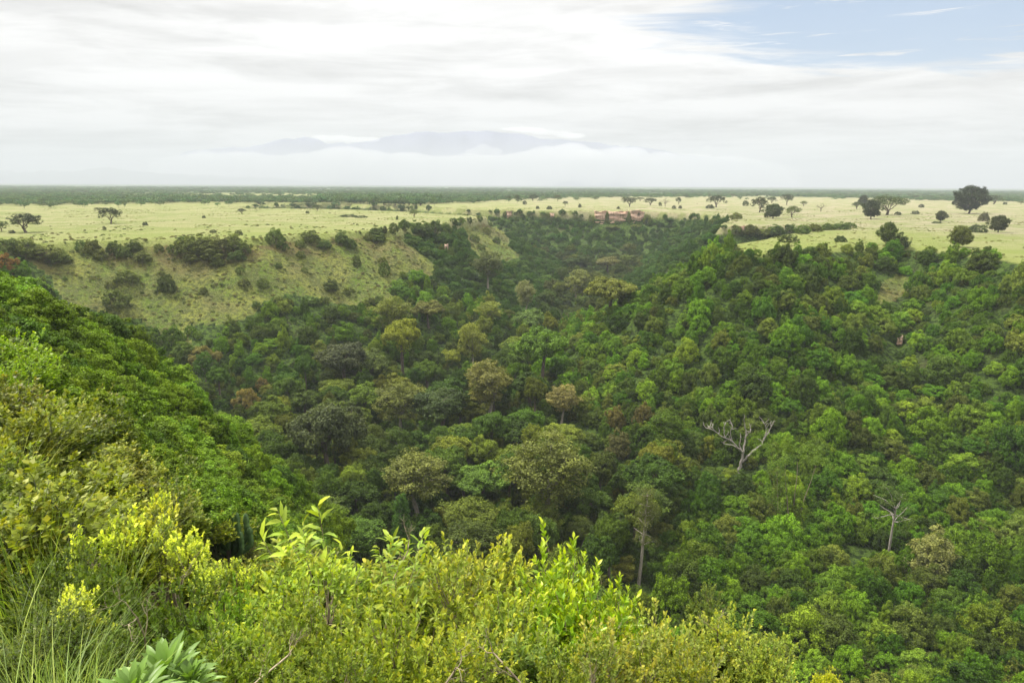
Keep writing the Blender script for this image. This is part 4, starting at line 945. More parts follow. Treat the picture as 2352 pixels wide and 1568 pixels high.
# ------------------------------------------------------------------ far bushland
n = 26000
u_ = rng.uniform(-200, 2550, n); r_ = np.exp(rng.uniform(math.log(1000), math.log(6500), n))
hz_v = 432-12*u_/2352; d = pix_ray(u_, hz_v); azz = np.arctan2(d[:, 0], d[:, 1]); x = r_*np.sin(azz); y = r_*np.cos(azz)
edge = np.interp(u_, [-200, 0, 500, 700, 760, 960, 1080, 1200, 1400, 1700, 2100, 2400], [1120, 1130, 1100, 1050, 1000, 980, 1250, 1500, 1750, 1950, 1850, 1800])
edge = edge*(1+.16*fbm(x, y, 260, 3, 61))
cl = fbm(x, y, 420, 4, 62)
keep = (r_ > edge) & (cl > -.28+.25*rng.random(n)) | ((r_ > edge*.86) & (rng.random(n) < .05))
keep &= (sdist(x, y) < 5) | (r_ > 960)
keep &= ~((r_ > 5200) & (np.abs(u_-1640) < 190))
x, y, r_, u2 = x[keep], y[keep], r_[keep], u_[keep]; z = terrain(x, y); k = len(x)
thick = np.where((u2 > 730) & (u2 < 1010) & (r_ < 1500), 1.45, 1.0)
hh = rng.uniform(4.5, 8.5, k)*thick; ww = rng.uniform(4, 7.5, k)*thick*(1+sstep(1500, 5000, r_)*1.2)
tt = np.array([(.06, .115, .04)])*rng.uniform(.7, 1.4, (k, 1)); tt[:, 0] *= rng.uniform(.8, 1.3, k)
def small_tree(i):
    r = rg(700+i); T = Tubes(); tp, _ = curve((0, 0, -1), (0, 0, 1), 4.5, 3, r, .1); T.add(tp, np.linspace(.3, .15, 4), 4)
    L = dome_lobes(4.2, 2.2 if i % 2 else 2.8, 8, r, (.35, .5), low=-.1); L[:, 2] += 4.0
    cr = foliage('crown', L, 6, 8, .95, r, cr=.45)
    return dict(name='bushland_tree', trunk=T.mesh('trunk'), crown=cr, tmat=M_bark, cmat=M_leaf)
FT = [small_tree(i) for i in range(4)]
for P in FT: P['h'], P['r'] = gsize(P)
firsts = np.argsort(r_)[:170]
for q in firsts:
    P = FT[q % 4]; sc = (ww[q]/P['r']/1.15, ww[q]/P['r']/1.15, hh[q]/P['h'])
    where = 'left plateau' if u2[q] < 740 else ('far gorge bend' if u2[q] < 1080 else ('far rim savanna' if u2[q] < 1600 else 'right plateau'))
    plant(P, (x[q], y[q], z[q]), q, sc, tt[q], f'small green bushland tree along the front edge of the woodland behind the {where}', 'tree', 'trees at the front edge of the far bushland', name='bushland_tree')
rest = np.setdiff1d(np.arange(k), firsts); fi = rng.integers(0, 4, len(rest))
sc = np.stack([ww[rest]/4.6, ww[rest]/4.6, hh[rest]/7.0], -1)
stuff('far_bushland', 'hazy green bushland reaching to the horizon', 'woodland', np.stack([x[rest], y[rest], z[rest]], -1)[:, :], sc, rng.uniform(0, 6, len(rest)), fi, tt[rest], [TREE_OBJS[P['crown'].name] for P in FT])
print('FAR', k)

# ================================================================== foreground shrubs with real leaves and twigs
def leaves8(name, C, D, Nn, L, W, var, clump, droop=.18):
    D = unit(D); Sd = unit(np.cross(D, Nn)); Nn = np.cross(Sd, D); L = L[:, None]; W = W[:, None]
    def p(t, s_, n_): return C+D*L*t+Sd*W*s_+Nn*(W*n_-L*droop*t*t)
    V = np.stack([p(0, 0, 0), p(.32, .5, .14), p(.32, 0, 0), p(.32, -.5, .14), p(.7, .4, .12), p(.7, 0, 0), p(.7, -.4, .12), p(1, 0, 0)], 1).reshape(-1, 3)
    n = len(C); b = np.arange(n)[:, None]*8
    q = np.concatenate([b+np.array([[1, 4, 5, 2]]), b+np.array([[2, 5, 6, 3]])], 1).reshape(-1, 4)
    t3 = np.concatenate([b+np.array([[0, 1, 2]]), b+np.array([[0, 2, 3]]), b+np.array([[4, 7, 5]]), b+np.array([[5, 7, 6]])], 1).reshape(-1, 3)
    va = np.concatenate([np.repeat(var, 2), np.repeat(var, 4)]); ca = np.concatenate([np.repeat(clump, 2), np.repeat(clump, 4)])
    return mesh_np(name, V, q, t3, attrs={'var': ('FACE', 'FLOAT', va), 'clump': ('FACE', 'FLOAT', ca)})
def shrub(seed, nm, H=2.0, R=1.05, ntw=1200, nl=14, L=.05, W=.028, tl=.3, ang=.9, up=.5, young=.5, simple_leaf=False, lobes=9, rosette=0, droop=.18, spikes=0, tmat=None, cmat=None, nflo=0):
    r = rg(seed); T = Tubes()
    lc = np.array([[math.cos(a)*R*q, math.sin(a)*R*q, H*z] for a, q, z in zip(r.uniform(0, 2*PI, lobes), r.uniform(.15, .62, lobes), r.uniform(.35, .74, lobes))]); lr = r.uniform(.28, .48, lobes)*R
    k = r.integers(0, lobes, ntw); d = rdir(ntw, r); d[:, 2] = np.abs(d[:, 2])*1.0-.25*r.random(ntw); d = unit(d)
    tip = lc[k]+d*(lr[k]*r.uniform(.75, 1.15, ntw))[:, None]; out = unit(tip*np.array([1, 1, .6])-np.array([0, 0, H*.25])); dr = unit(d*.5+out*.6+np.array([0, 0, up])+r.normal(size=(ntw, 3))*.25)
    if spikes:
        s_ = np.argsort(-tip[:, 2]+r.random(ntw)*.5)[:spikes]; tip[s_] += (dr[s_]+np.array([0, 0, .5]))*r.uniform(.08, .35, (spikes, 1))*R; dr[s_] = unit(dr[s_]+np.array([0, 0, .7]))
    ln = tl*r.uniform(.6, 1.4, ntw)
    base = tip-dr*ln[:, None]
    mid = (base+tip)/2+r.normal(size=(ntw, 3))*.012
    rt = .0022*H
    for i in range(ntw): 
        if i % 2 == 0: T.add([base[i], mid[i], tip[i]], [rt*1.3, rt, rt*.5], 3)
    for j in range(lobes):
        for q in range(2):
            c0 = np.array([r.normal()*.08, r.normal()*.08, -.35]); c1 = lc[j]+r.normal(size=3)*.1
            t = np.linspace(0, 1, 8)[:, None]; P = c0+(c1-c0)*t; P[:, :2] -= (c1-c0)[None, :2]*(np.sin(t*PI)*.18); P[1:-1] += r.normal(size=(6, 3))*.02; T.add(P, np.linspace(.012, .006, 8)*H, 5)
        sel = np.nonzero(k == j)[0][:26]
        for i in sel: P = np.linspace(0, 1, 5)[:, None]; P = lc[j]+(base[i]-lc[j])*P; P[1:-1] += r.normal(size=(3, 3))*.015; T.add(P, np.linspace(.005, .0022, 5)*H, 3)
    tt = np.tile(np.linspace(.12, 1.0, nl), ntw); ti = np.repeat(np.arange(ntw), nl); n = len(ti)
    C = base[ti]+(tip-base)[ti]*tt[:, None]+(mid-(base+tip)/2)[ti]*(4*tt*(1-tt))[:, None]
    perp = unit(np.cross(dr[ti], rdir(n, r))); a_ = ang*r.uniform(.7, 1.25, n)*(1-.45*tt)
    if rosette: a_ = np.where(tt > .8, r.uniform(.35, 1.1, n), a_)
    D = dr[ti]*np.cos(a_)[:, None]+perp*np.sin(a_)[:, None]; D[:, 2] -= droop*.6
    Nn = unit(np.cross(np.cross(D, np.array([0, 0, 1.])+r.normal(size=(n, 3))*.35), D)); Nn = np.where(Nn[:, 2:] < 0, -Nn, Nn)
    cl = np.clip(young*tt**2*r.uniform(.5, 1.3, n)+.25*(r.random(lobes)[k][ti])+.12*r.random(n), 0, 1)
    Ls = L*r.uniform(.65, 1.25, n)*(1-.15*tt); Ws = W/L*Ls*r.uniform(.85, 1.15, n)
    f = (kites(C, D, Nn, Ls, Ws*1.1, r.random(n), cl, 'foliage') if simple_leaf else leaves8('foliage', C, D, Nn, Ls, Ws, r.random(n), cl, droop))
    P = dict(name=nm, trunk=T.mesh('stems'), crown=f, tmat=tmat or M_twig, cmat=cmat or M_leafn, tname='stems'); P['h'], P['r'] = gsize(P); P['cname'] = 'foliage'
    return P
M_young = leaf_mat('young_foliage', hue=(2.15, 1.75, 1.7), lo=.7, hi=1.3, trans=.4, spec=.22, rough=.45)
M_glossy = leaf_mat('glossy_foliage', hue=(1.5, 1.15, .6), lo=.7, hi=1.3, trans=.36, spec=.32, rough=.34)
SH = {
 'A': [shrub(801, 'lance_leaved_shrub', ntw=430, nl=13, L=.18, W=.054, tl=.40, ang=1.0, up=.3, young=.6, droop=.45, spikes=8), shrub(802, 'lance_leaved_shrub', ntw=430, nl=13, L=.19, W=.055, tl=.40, ang=1.0, up=.3, young=.6, droop=.4, spikes=8)],
 'B': [shrub(811, 'thorny_shrub', ntw=1050, nl=14, L=.085, W=.046, tl=.26, ang=1.0, up=.35, young=.55, spikes=120, lobes=12), shrub(812, 'thorny_shrub', ntw=1100, nl=14, L=.078, W=.046, tl=.3, ang=1.0, up=.3, young=.7, spikes=150, lobes=13), shrub(813, 'thorny_shrub', ntw=950, nl=14, L=.092, W=.05, tl=.3, ang=.9, up=.5, young=.5, spikes=140, lobes=11)],
 'C': [shrub(821, 'glossy_shrub', ntw=1350, nl=12, L=.092, W=.038, tl=.22, ang=.85, up=.6, young=.8, rosette=1, droop=.1, lobes=14, spikes=25, cmat=M_glossy)],
 'D': [shrub(831, 'pale_leaved_shrub', R=1.0, ntw=300, nl=18, L=.10, W=.065, tl=.42, ang=1.25, up=1.2, young=1.0, droop=.08, lobes=10, spikes=120, cmat=M_young), shrub(832, 'pale_leaved_shrub', R=.9, ntw=280, nl=18, L=.095, W=.062, tl=.42, ang=1.25, up=1.2, young=1.0, droop=.08, lobes=9, spikes=110, cmat=M_young)],
 'E': [shrub(841+i, 'hillside_shrub', R=1.15, ntw=760, nl=13, L=.105+.02*(i % 2), W=.062, tmat=M_green, tl=.28, ang=1.0, up=.5, young=.5, lobes=11, spikes=70, simple_leaf=True) for i in range(4)],
 'G': [shrub(851, 'hillside_shrub', R=1.1, ntw=1200, nl=14, L=.085, W=.045, tmat=M_green, tl=.26, ang=.95, up=.6, young=.35, lobes=14, spikes=60, simple_leaf=True), shrub(852, 'hillside_shrub', R=1.1, ntw=1200, nl=14, L=.08, W=.04, tmat=M_green, tl=.3, ang=.9, up=.8, young=.4, lobes=13, spikes=90, simple_leaf=True)],
}
def set_shrub(kind, j, u, vt, r_, hw, tint, label, group=None, rz=None, cat='shrub'):
    P = SH[kind][j % len(SH[kind])]
    d = pix_ray(u, vt); h = math.hypot(d[0], d[1]); x, y, zt = d/h*r_; z = float(terrain(np.array([x]), np.array([y]))[0])
    H = max(zt-z, .5); w = hw/F*float(project(np.array([x, y, zt]))[2])*1.08
    f = max(w*1.15/P['r'], .12); fz = min(f*1.25, H/P['h']); e = empty(P['name'], (x, y, z-.05), rng.uniform(0, 6) if rz is None else rz); tag(e, label, cat, group)
    for nm, me, mt in (('foliage', P['crown'], P['cmat']), ('twigs', P['trunk'], P['tmat'])):
        o_ = link(nm, me, e, mt, np.array(tint)*1.62*np.array([1.03, 1.02, .75])*(.72+.55*((int(u)*37 % 100)/100))); o_.scale = (f, f, fz); o_.location = (0, 0, H*1.02-P['h']*fz+.02)
    zb = H-P['h']*fz*.7
    if zb > .2:
        T = Tubes(); r = rg(int(u))
        for q in range(5): a = q*1.256; T.add([(0.05*math.cos(a), .05*math.sin(a), -.3), (.12*math.cos(a), .1*math.sin(a), zb*.4), (f*.3*math.cos(a), f*.3*math.sin(a), zb*.8), (f*.45*math.cos(a), f*.45*math.sin(a), zb+P['h']*fz*.25)], [.022, .018, .014, .007], 5)
        link('stems', T.mesh('stems'), e, P['tmat'])
    return e
ta = (.13, .19, .03); tb = (.15, .19, .035); tc_ = (.125, .195, .018); td = (.17, .23, .035); te = (.085, .13, .022)
FG = [
 ('A', 770, 1245, 7.0, 150, ta, 'tallest lance-leaved shrub at the left top of the foreground thicket'), ('A', 655, 1285, 7.2, 105, (.14, .19, .03), 'yellowish lance-leaved shrub at the left shoulder of the foreground thicket'),
 ('A', 870, 1290, 6.6, 120, (.11, .17, .03), 'lance-leaved shrub right of the tallest one in the foreground'), ('B', 985, 1268, 6.6, 130, (.16, .19, .045), 'pale flower-headed thorny shrub at the top middle of the foreground thicket'),
 ('B', 1110, 1280, 6.4, 120, tb, 'light green thorny shrub left of the bright glossy shrub'), ('C', 1310, 1305, 6.3, 150, tc_, 'bright lime-green glossy shrub, the brightest bush in the foreground'), ('C', 1232, 1335, 6.0, 110, (.115, .185, .018), 'left flank of glossy lime foliage as a smaller glossy shrub'),
 ('C', 1415, 1375, 5.9, 110, (.12, .19, .018), 'smaller glossy lime shrub at the right shoulder of the thicket'), ('C', 1345, 1400, 5.5, 150, (.10, .18, .014), 'deeper green glossy shrub low in front of the brightest bush'), ('B', 640, 1340, 5.6, 130, (.14, .20, .03), 'thorny shrub under the left shoulder of the thicket'), ('A', 860, 1330, 5.4, 110, ta, 'drooping lance-leaved shrub in the left middle of the thicket'),
 ('B', 760, 1400, 4.9, 120, (.15, .20, .035), 'thorny shrub in the lower left of the thicket'), ('B', 1010, 1350, 5.3, 140, tb, 'broad thorny shrub in the centre of the thicket'), ('B', 1140, 1400, 5.0, 120, (.12, .17, .03), 'darker thorny shrub below the glossy left flank'), ('B', 920, 1450, 4.2, 130, (.16, .21, .03), 'thorny shrub at the bottom edge left of centre'),
 ('A', 1225, 1480, 4.3, 95, (.09, .145, .028), 'dark drooping lance-leaved shrub at the bottom right of centre'), ('B', 1090, 1480, 4.0, 110, (.15, .20, .03), 'yellowish thorny shrub at the bottom centre'), ('B', 560, 1460, 4.6, 115, (.13, .19, .03), 'thorny shrub right of the broad-leaved rosette plant'), ('B', 700, 1500, 4.0, 110, (.14, .20, .03), 'low thorny shrub at the bottom left part of the thicket'),
 ('B', 1420, 1490, 4.6, 120, (.15, .18, .045), 'twiggy thorny shrub below the glossy shrubs'), ('B', 1540, 1440, 5.2, 95, (.14, .175, .04), 'twiggy thorny shrub at the lower right of the thicket'), ('B', 1622, 1372, 6.2, 40, (.10, .145, .035), 'thin upright leafy sprig standing above the right end of the thicket'), ('B', 1680, 1440, 5.6, 75, (.13, .175, .035), 'thorny shrub at the right end of the thicket'),
 ('B', 1770, 1490, 5.2, 60, (.13, .17, .035), 'low leafy thorny shrub trailing to the right of the thicket'), ('B', 1300, 1510, 3.9, 90, (.14, .19, .03), 'low thorny shrub on the bottom edge below the glossy shrubs'), ('B', 1600, 1520, 4.4, 90, (.14, .18, .03), 'low thorny shrub on the bottom edge at right'), ('C', 1905, 1545, 4.8, 26, (.16, .2, .02), 'yellow-green leafy shoot poking in at the bottom edge far right'),
 ('D', 250, 1200, 8.4, 75, td, 'yellow-tipped shrub with upright shoots on the left hillside'), ('D', 330, 1175, 8.8, 70, (.16, .195, .03), 'tallest pale yellow-leaved shrub on the left hillside'), ('D', 405, 1215, 8.2, 60, (.14, .185, .03), 'right-hand pale yellow-leaved shrub on the left hillside'), ('D', 360, 1140, 10.5, 30, td, 'narrow pale yellow shoot rising behind the yellow shrubs'),
 ('D', 480, 1300, 7.5, 46, (.13, .18, .03), 'sparse pale-leaved shrub below the candelabra cactus'), ('D', 175, 1360, 6.2, 60, (.13, .17, .03), 'small pale-tipped shrub low on the left hillside'), ('D', 560, 1300, 7.4, 36, td, 'slim pale-tipped shoot left of the thicket'), ('G', 290, 1300, 7.0, 110, (.07, .11, .02), 'dark fine-leaved shrub under the yellow shrubs'), ('G', 130, 1300, 7.5, 110, (.075, .115, .022), 'dark fine-leaved shrub right of the tall grass clump'),
 ('G', 430, 1360, 6.2, 100, (.075, .12, .02), 'dark fine-leaved shrub left of the thicket'), ('G', 220, 1440, 5.2, 110, (.06, .095, .02), 'dark shrub above the broad-leaved rosette plant'), ('G', 480, 1440, 5.2, 90, (.07, .12, .02), 'fine-leaved shrub at the upper right of the rosette plant'), ('G', 60, 1440, 5.4, 110, (.07, .10, .025), 'dark shrub in the bottom left corner among grass'), ('E', 520, 1370, 6.6, 70, (.10, .18, .02), 'fresh green shrub at the left foot of the thicket'),
]
for n_, (kd, u, vt, r_, hw, tn, lab) in enumerate(FG): set_shrub(kd, n_, u, vt, r_, hw, tn, lab)
# shrubs of the left hillside between the foreground and the ridge forest
LH = [(50, 1200, 'the tall grass clump'), (320, 1200, 'the yellow-leaved shrubs'), (520, 1210, 'the candelabra cactus'), (50, 900, 'the bright green hillside bush'), (40, 1020, 'the straw-coloured grass'), (200, 960, 'the upper hillside thicket'), (440, 1060, 'the light green hillside crest'), (600, 1280, 'the left end of the foreground thicket'), (150, 1120, 'the olive hillside hollow')]
hp = []
n = 9000; u_ = rng.uniform(-260, 800, n); r_ = np.exp(rng.uniform(math.log(8.0), math.log(50), n)); d = pix_ray(u_, np.full(n, 1000.)); azz = np.arctan2(d[:, 0], d[:, 1])
x = r_*np.sin(azz); y = r_*np.cos(azz); z = terrain(x, y); uu, vv, ff = project(np.stack([x, y, z+1.2], -1))
for i in range(n):
    R = (.75+.028*r_[i])*rng.uniform(.75, 1.3)
    if r_[i] < 11 and uu[i] > 120 and vv[i] > 1150 and uu[i] < 480: continue
    if uu[i] > 560 and r_[i] < 12: continue
    if abs(uu[i]-520) < 50+R/ff[i]*F and r_[i] < 46 and vv[i]-R*.9/ff[i]*F < 1275: continue
    if any((x[i]-a)**2+(y[i]-b)**2 < (.60*(R+c))**2 for a, b, c, *_ in hp): continue
    hp.append((x[i], y[i], R, z[i], uu[i], vv[i], r_[i]))
seen = {}; rec = []
for q in hp:
    x_, y_, R, z_, u, v, rr_ = q
    t = np.array([(.085, .125, .02), (.11, .155, .022), (.07, .10, .022), (.10, .12, .035), (.13, .16, .03), (.15, .19, .025)][rng.integers(0, 6)])*rng.uniform(.85, 1.2)
    if rr_ > 30: t *= .85
    if math.hypot(u-50, v-900) < 60: t = np.array((.12, .20, .012))
    w_ = 'olive' if t[0]/t[1] > .78 else ('light green' if t[1] > .14 else 'dark green')
    if not (0 < u < 2352): w_ += ' side'
    dl = [math.hypot(u-a, v-b) for a, b, _ in LH]; kk_ = int(np.argmin(dl)); a, b, nm = LH[kk_]; dr = DIRN[int(round(math.atan2(v-b, u-a)/(PI/4))) % 8]
    lab = f"{w_} leafy shrub {'just ' if dl[kk_] < 50 else ('' if dl[kk_] < 100 else 'further ')}{dr} {nm}"
    seen.setdefault(lab, []).append(len(rec)); rec.append([q, t, lab])
for lab, ids in seen.items():
    if 1 < len(ids) < 5:
        ids.sort(key=lambda q: rec[q][0][5])
        for n_, q in enumerate(ids): rec[q][2] = {2: ['upper', 'lower'], 3: ['upper', 'middle', 'lower'], 4: ['topmost', 'second', 'third', 'lowest']}[len(ids)][n_]+' '+lab
for n_, (q, t, lab) in enumerate(rec):
    x_, y_, R, z_, u, v, rr_ = q
    if u < -60: continue
    P = SH['G' if rng.random() < .35 else 'E']; P = P[n_ % len(P)]; hh = R*rng.uniform(1.1, 1.6)*(1.1 if rr_ > 15 else .9)
    e = empty(P['name'], (x_, y_, z_-.1), rng.uniform(0, 6), (R/P['r'], R/P['r'], hh/P['h'])); tag(e, lab, 'shrub', 'leafy shrubs on the left hillside')
    link('foliage', P['crown'], e, P['cmat'], t*1.5*np.array([1.04, 1.02, .6])); link('stems', P['trunk'], e, P['tmat'])

# candelabra cactus-like euphorbia
B = ground_hit([530], [1305], 20)[0]; s_ = np.linalg.norm(B)/F
m_eu, nt = new_mat('succulent_skin'); N = NT(nt); bs = N.n('ShaderNodeBsdfPrincipled'); tcx = N.n('ShaderNodeTexCoord').outputs['Object']
N.set(bs.inputs['Base Color'], N.mix(N.ramp(N.noise(tcx, 3, 4), .4, .65), (.05, .10, .03), (.10, .17, .045))); bs.inputs['Roughness'].default_value = .55
o = N.n('ShaderNodeOutputMaterial'); nt.links.new(bs.outputs[0], o.inputs['Surface'])
eu = empty('candelabra_euphorbia', B, 0); tag(eu, 'dark green candelabra cactus with clustered upright ribbed arms on the left hillside', 'cactus')
def ribbed(P, rad):
    k = 10; T = unit(np.gradient(P, axis=0)); A = unit(np.cross(T, np.array([.2, 1, .1]))); Bv = np.cross(T, A); ang = np.arange(k)/k*2*PI; rf = np.where(np.arange(k) % 2, .55, 1.0)
    ring = P[:, None]+rad[:, None, None]*rf[None, :, None]*(A[:, None]*np.cos(ang)[None, :, None]+Bv[:, None]*np.sin(ang)[None, :, None]); m_ = len(P)
    i = np.arange(m_-1)[:, None]*k+np.arange(k); j = np.arange(m_-1)[:, None]*k+(np.arange(k)+1) % k
    return ring.reshape(-1, 3), np.stack([i, j, j+k, i+k], -1).reshape(-1, 4)
r = rg(5); arms = [(-22, 172, 8), (-10, 150, -14), (-34, 118, 6), (-4, 112, 10), (10, 140, 4), (24, 128, -6), (36, 118, 8), (16, 96, 14), (30, 88, -10), (-20, 95, -12), (2, 126, -4), (44, 92, 2), (-30, 140, -3), (6, 80, 16)]
for ax, ah, ay in arms:
    st = np.array([ax*.15, ay*.15, r.uniform(20, 50)]); t = np.linspace(0, 1, 20)
    P = np.stack([st[0]+(ax-st[0])*np.minimum(1, t*2.6)**.7, st[1]+(ay-st[1])*np.minimum(1, t*2.6)**.7, st[2]+(ah-st[2])*t], -1)*s_
    rad = 6.2*s_*(1+.12*np.sin(t*40))*np.interp(t, [0, .1, .93, 1], [.6, 1, 1, .15]); V, Fc = ribbed(P, rad); link('arm', mesh_np('arm', V, Fc), eu, m_eu)
T = Tubes(); T.add(np.array([(0, 0, -20), (1, 0, 10), (0, 1, 30), (0, 0, 58)])*s_, np.array([8, 7, 6.5, 5])*s_, 8); link('trunk', T.mesh('trunk'), eu, M_bark)

# tall grass clumps
def grass_mesh(seed, n=190, H=1.2, R=.28, w=.013, lean=.55, seedheads=0):
    r = rg(seed); V, Fq, va = [], [], []; k = 7
    a = r.uniform(0, 2*PI, n); q = R*np.sqrt(r.random(n)); h = H*r.uniform(.45, 1.1, n); ln = lean*r.uniform(.2, 1.3, n); b = a+r.normal(size=n)*.6
    t = np.linspace(0, 1, k)
    P = np.stack([(q*np.cos(a))[:, None]+np.cos(b)[:, None]*h[:, None]*ln[:, None]*t**1.9, (q*np.sin(a))[:, None]+np.sin(b)[:, None]*h[:, None]*ln[:, None]*t**1.9, h[:, None]*(t-.38*ln[:, None]*t**2.6)], -1)
    sd = np.stack([-np.sin(b), np.cos(b), b*0], -1)[:, None]; wd = (w*r.uniform(.6, 1.2, n)[:, None]*np.interp(t, [0, .3, 1], [.7, 1, .05]))[..., None]
    V = np.stack([P-sd*wd/2, P+sd*wd/2], 2).reshape(-1, 3); base = (np.arange(n)[:, None]*k+np.arange(k-1)[None])*2
    Fq = np.stack([base, base+1, base+3, base+2], -1).reshape(-1, 4); va = np.repeat(r.random(n), k-1)
    return mesh_np('blades', V, Fq, attrs={'var': ('FACE', 'FLOAT', va), 'clump': ('FACE', 'FLOAT', np.repeat(r.random(n), k-1))})
M_grass = leaf_mat('grass_blades', hue=(1.35, 1.1, .9), lo=.7, hi=1.3, trans=.35, spec=.3, rough=.5, tcol=(1.1, 1.1, .6))
GR = [grass_mesh(901), grass_mesh(902, 160, 1.5, .3, .012, .75), grass_mesh(903, 240, .95, .4, .010, .7)]
gcl = [(55, 1150, 9.0, 0, (.24, .33, .06), 'bright yellow-green tall grass clump on the left hillside'), (15, 1165, 8.6, 1, (.22, .30, .07), 'tall grass clump at the left edge beside the bright one'), (30, 975, 19, 2, (.34, .36, .11), 'straw-yellow grass clump at the left edge higher up'), (12, 1000, 17, 1, (.32, .34, .10), 'straw grass clump cut by the left edge'), (75, 1000, 18, 2, (.26, .30, .07), 'grass clump right of the straw-yellow one'),
       (20, 1330, 5.6, 1, (.20, .26, .07), 'arching grass clump low at the left edge'), (95, 1380, 5.2, 1, (.17, .23, .055), 'arching grass clump in the lower left'), (40, 1440, 4.6, 0, (.19, .26, .06), 'grass clump near the bottom left corner'), (130, 1470, 4.4, 1, (.20, .26, .07), 'grass clump left of the rosette plant'), (10, 1520, 3.7, 2, (.22, .28, .08), 'grass clump in the bottom left corner'),
       (200, 1500, 4.1, 0, (.19, .27, .05), 'grass clump at the bottom edge left of the rosette plant'), (90, 1530, 3.8, 1, (.21, .27, .08), 'arching grass clump on the bottom edge'), (165, 1250, 7.6, 1, (.22, .25, .09), 'thin dry grass clump beneath the yellow shrubs'), (240, 1540, 3.8, 1, (.20, .26, .06), 'thin grass clump just left of the rosette leaves')]
for n_, (u, vt, r_, j, tn, lab) in enumerate(gcl):
    d = pix_ray(u, vt); h = math.hypot(d[0], d[1]); x, y, zt = d/h*r_; z = float(terrain(np.array([x]), np.array([y]))[0]); H = max(zt-z, .7)
    sc = H/[1.15, 1.3, .9][j]; e = link('grass_clump', GR[j], None, M_grass, np.array(tn)*np.array([.9, 1.05, .6])); e.location = (x, y, z-.03); e.scale = (min(sc, 1.3)*.9,)*2+(sc*(.82 if r_ < 6 else 1),); e.rotation_euler = (0, 0, n_*1.1); tag(e, lab, 'grass')

# broad-leaved rosette plant
def rosette(seed, n=46, L=.34, W=.052):
    r = rg(seed); k = 9; V, Fq, va = [], [], []; nb = 0
    for i in range(n):
        f = i/n; el = 1.35-1.15*f+r.uniform(-.1, .1); a = i*2.39996+r.uniform(-.2, .2); l = L*(.55+.55*f**.5)*r.uniform(.85, 1.1); w = W*r.uniform(.85, 1.1)
        t = np.linspace(0, 1, k); ang = el-.95*t**1.5*(.4+f*.6); dx = np.cumsum(np.cos(ang))*l/k; dz_ = np.cumsum(np.sin(ang))*l/k
        cpt = np.stack([dx*math.cos(a), dx*math.sin(a), dz_+.32-.16*f], -1); sd = np.array([-math.sin(a), math.cos(a), 0]); ww = w*np.interp(t, [0, .12, .35, .62, .85, 1], [.22, .3, .72, 1, .65, .03])*(1+.05*np.sin(t*50+i))
        nrm = np.stack([-np.sin(ang)*math.cos(a), -np.sin(ang)*math.sin(a), np.cos(ang)], -1)
        for s_, lf in ((-.5, .22), (0, 0), (.5, .22)): V.append(cpt+sd*ww[:, None]*s_+nrm*ww[:, None]*lf)
        for c_ in (0, 1):
            b0 = nb+c_*k+np.arange(k-1); Fq.append(np.stack([b0, b0+1, b0+1+k, b0+k], -1))
        va += [r.random()]*(2*(k-1)); nb += 3*k
    return mesh_np('leaves', np.concatenate(V), np.concatenate(Fq), attrs={'var': ('FACE', 'FLOAT', np.array(va)), 'clump': ('FACE', 'FLOAT', np.array(va)*.5)}, smooth=True)
M_ros = leaf_mat('rosette_leaf', hue=(1.2, 1.1, .9), lo=.85, hi=1.2, trans=.3, spec=.4, rough=.45)
for n_, (u, vt, r_, sc, lab) in enumerate([(365, 1455, 3.9, 1.0, 'large light green broad-leaved rosette plant at the bottom edge'), (290, 1510, 3.6, .8, 'smaller broad-leaved rosette plant left of the large one'), (430, 1500, 3.8, .62, 'smallest broad-leaved rosette tucked right of the large one')]):
    d = pix_ray(u, vt); h = math.hypot(d[0], d[1]); x, y, zt = d/h*r_; z = float(terrain(np.array([x]), np.array([y]))[0]); e = empty('rosette_plant', (x, y, zt-.62*sc), n_); tag(e, lab, 'plant'); e.scale = (sc,)*3
    link('leaves', rosette(950+n_), e, M_ros, (.16, .27, .045)); T = Tubes(); T.add([(0, 0, (z-zt)/sc+.4), (.01, 0, 0), (0, 0, .42)], [.016, .014, .01], 6); link('stem', T.mesh('stem'), e, M_twig)
# bare twigs sticking out of the thicket
for n_, (u, v, r_, H, tilt, lab) in enumerate([(1000, 1600, 3.7, .62, .5, 'bare pale forked branch at the bottom centre'), (600, 1530, 4.3, .6, 1.3, 'bare grey branch lying across the leaves at the lower left of the thicket'), (425, 1480, 6.4, 1.3, .15, 'bare grey twiggy dead stem left of the thicket'), (1640, 1500, 5.6, .7, .2, 'small bare twig tangle at the right end of the thicket'), (880, 1330, 6.0, .9, -.4, 'long thin bare stem rising left of centre in the thicket'), (300, 1450, 5.2, .9, .3, 'grey twiggy dead stem above the rosette plant'), (1180, 1568, 3.7, .5, -.7, 'bare thorny branch at the bottom right of centre')]):
    d = pix_ray(u, v); h = math.hypot(d[0], d[1]); p = d/h*r_; o_ = link('bare_branch', bare_mesh('bare_branch', H*.75, .008, 3, .8, 970+n_, .45, 3), None, M_twig); o_.location = p; o_.rotation_euler = (0, tilt, n_); tag(o_, lab, 'branch')

